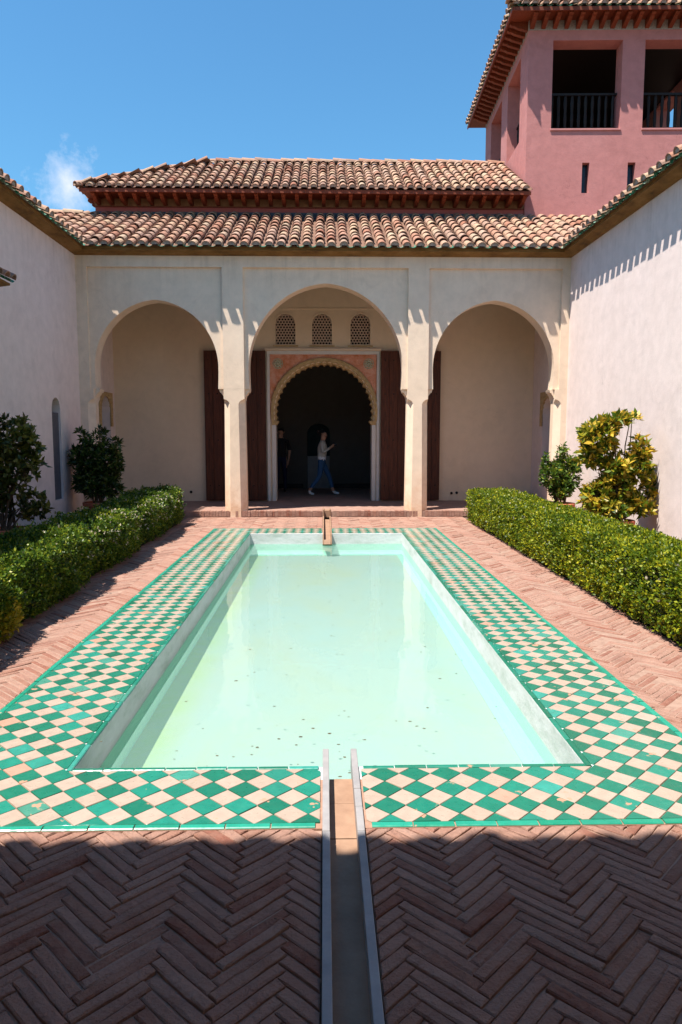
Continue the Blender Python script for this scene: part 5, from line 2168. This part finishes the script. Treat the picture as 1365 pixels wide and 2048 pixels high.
make_woman()
cm = tag(empty('handheld_camera', (0.24, 19.4, 1.42)), 'black camera held up in front of the walking person', 'camera')
w = MB()
w.box(-0.03, 0.03, -0.065, 0.065, 0.0, 0.085)
w.build('camera_body', M['black_plastic'], cm, bevel=0.008)
w = MB()
w.tube([(0.03, 0, 0.042), (0.09, 0, 0.042), (0.095, 0, 0.042)], [0.034, 0.034, 0.026], 14)
w.build('lens', M['black_plastic'], cm)
w = MB()
w.box(-0.02, 0.02, -0.022, 0.022, 0.0852, 0.105)
w.build('viewfinder', M['black_plastic'], cm, bevel=0.004)


def make_bystander():
    root = tag(empty('person', (-1.22, 20.5, FLOOR)), 'person in black clothes standing in the dark hall, half hidden by the left door jamb', 'person')
    j = {
        'pelvis': ((0.0, 0, 0.96), (0.15, 0.125)), 'waist': ((0.0, 0.0, 1.10), (0.14, 0.115)), 'chest': ((0.0, 0.0, 1.30), (0.17, 0.125)), 'upper': ((0.0, 0.0, 1.44), (0.14, 0.09)),
        'neck': ((0.0, -0.01, 1.53), 0.056), 'head0': ((0.0, -0.02, 1.60), 0.072), 'head1': ((0.0, -0.025, 1.68), (0.082, 0.095)), 'head2': ((0.0, -0.01, 1.75), 0.072),
        'nose': ((0.0, -0.128, 1.655), 0.012), 'chin': ((0.0, -0.095, 1.59), 0.03),
        'hipl': ((0.095, 0, 0.89), 0.10), 'hipr': ((-0.095, 0, 0.89), 0.10), 'kneel': ((0.105, -0.01, 0.51), 0.068), 'ankl': ((0.11, 0.02, 0.11), 0.046), 'footl': ((0.11, -0.02, 0.055), 0.042), 'toel': ((0.12, -0.14, 0.038), 0.030),
        'kneer': ((-0.10, -0.01, 0.51), 0.068), 'ankr': ((-0.105, 0.02, 0.11), 0.046), 'footr': ((-0.105, -0.02, 0.055), 0.042), 'toer': ((-0.115, -0.14, 0.038), 0.030),
        'shl': ((0.185, 0, 1.44), 0.062), 'ell': ((0.245, 0.03, 1.15), 0.050), 'wrl': ((0.215, -0.06, 0.92), 0.031),
        'shr': ((-0.185, 0, 1.44), 0.062), 'elr': ((-0.245, 0.03, 1.15), 0.050), 'wrr': ((-0.215, -0.06, 0.92), 0.031),
    }
    e = [('pelvis', 'waist'), ('waist', 'chest'), ('chest', 'upper'), ('upper', 'neck'), ('neck', 'head0'), ('head0', 'head1'), ('head1', 'head2'), ('head1', 'nose'), ('head0', 'chin'),
         ('pelvis', 'hipl'), ('hipl', 'kneel'), ('kneel', 'ankl'), ('ankl', 'footl'), ('footl', 'toel'), ('pelvis', 'hipr'), ('hipr', 'kneer'), ('kneer', 'ankr'), ('ankr', 'footr'), ('footr', 'toer'),
         ('upper', 'shl'), ('shl', 'ell'), ('ell', 'wrl'), ('upper', 'shr'), ('shr', 'elr'), ('elr', 'wrr')]
    hand(j, e, 'wrl', (0.205, -0.075, 0.855), (0, -0.15, -1), (0.6, 0.4, 0), (-0.3, -1, 0), 0.5, 'l')
    hand(j, e, 'wrr', (-0.205, -0.075, 0.855), (0, -0.15, -1), (-0.6, 0.4, 0), (0.3, -1, 0), 0.5, 'r')

    def pick(c):
        if c.z > 1.515:
            return 0
        if c.z < 0.10:
            return 3
        if abs(c.x) > 0.15 and c.z < 1.18 and c.z > 0.70:
            return 0
        return 1 if c.z < 0.98 else 2
    skin_body('body', j, e, 'pelvis', [M['skin'], M['navy_cloth'], M['black_cloth'], M['black_plastic']], pick, root)
    bm = bmesh.new()
    bmesh.ops.create_uvsphere(bm, u_segments=20, v_segments=14, radius=1.0)
    for v_ in bm.verts:
        v_.co = Vector((v_.co.x * 0.094, -0.008 + v_.co.y * 0.106, 1.705 + v_.co.z * 0.098))
    cutv = [v_ for v_ in bm.verts if (v_.co.y < -0.03 and v_.co.z < 1.715) or v_.co.z < 1.61]
    bmesh.ops.delete(bm, geom=cutv, context='VERTS')
    me = bpy.data.meshes.new('hair')
    bm.to_mesh(me)
    bm.free()
    o = link_obj('hair', me, root, M['hair'])
    sol = o.modifiers.new('thickness', 'SOLIDIFY')
    sol.thickness = 0.012
    for sx in (-1, 1):
        m_ = MB()
        m_.lathe([(0.0, -0.008), (0.009, -0.004), (0.009, 0.004), (0.0, 0.008)], 8, (sx * 0.034, -0.114, 1.685))
        m_.build('eye', M['black_plastic'], root)
        m_ = MB()
        m_.tube([(sx * 0.078, -0.01, 1.64), (sx * 0.095, -0.01, 1.67), (sx * 0.09, -0.005, 1.70)], [0.014, 0.016, 0.010], 7)
        m_.build('ear', M['skin'], root)
    m_ = MB()
    m_.tube([(-0.024, -0.112, 1.615), (0, -0.12, 1.616), (0.024, -0.112, 1.615)], 0.006, 6)
    m_.build('mouth', M['spandrel'], root)


make_bystander()
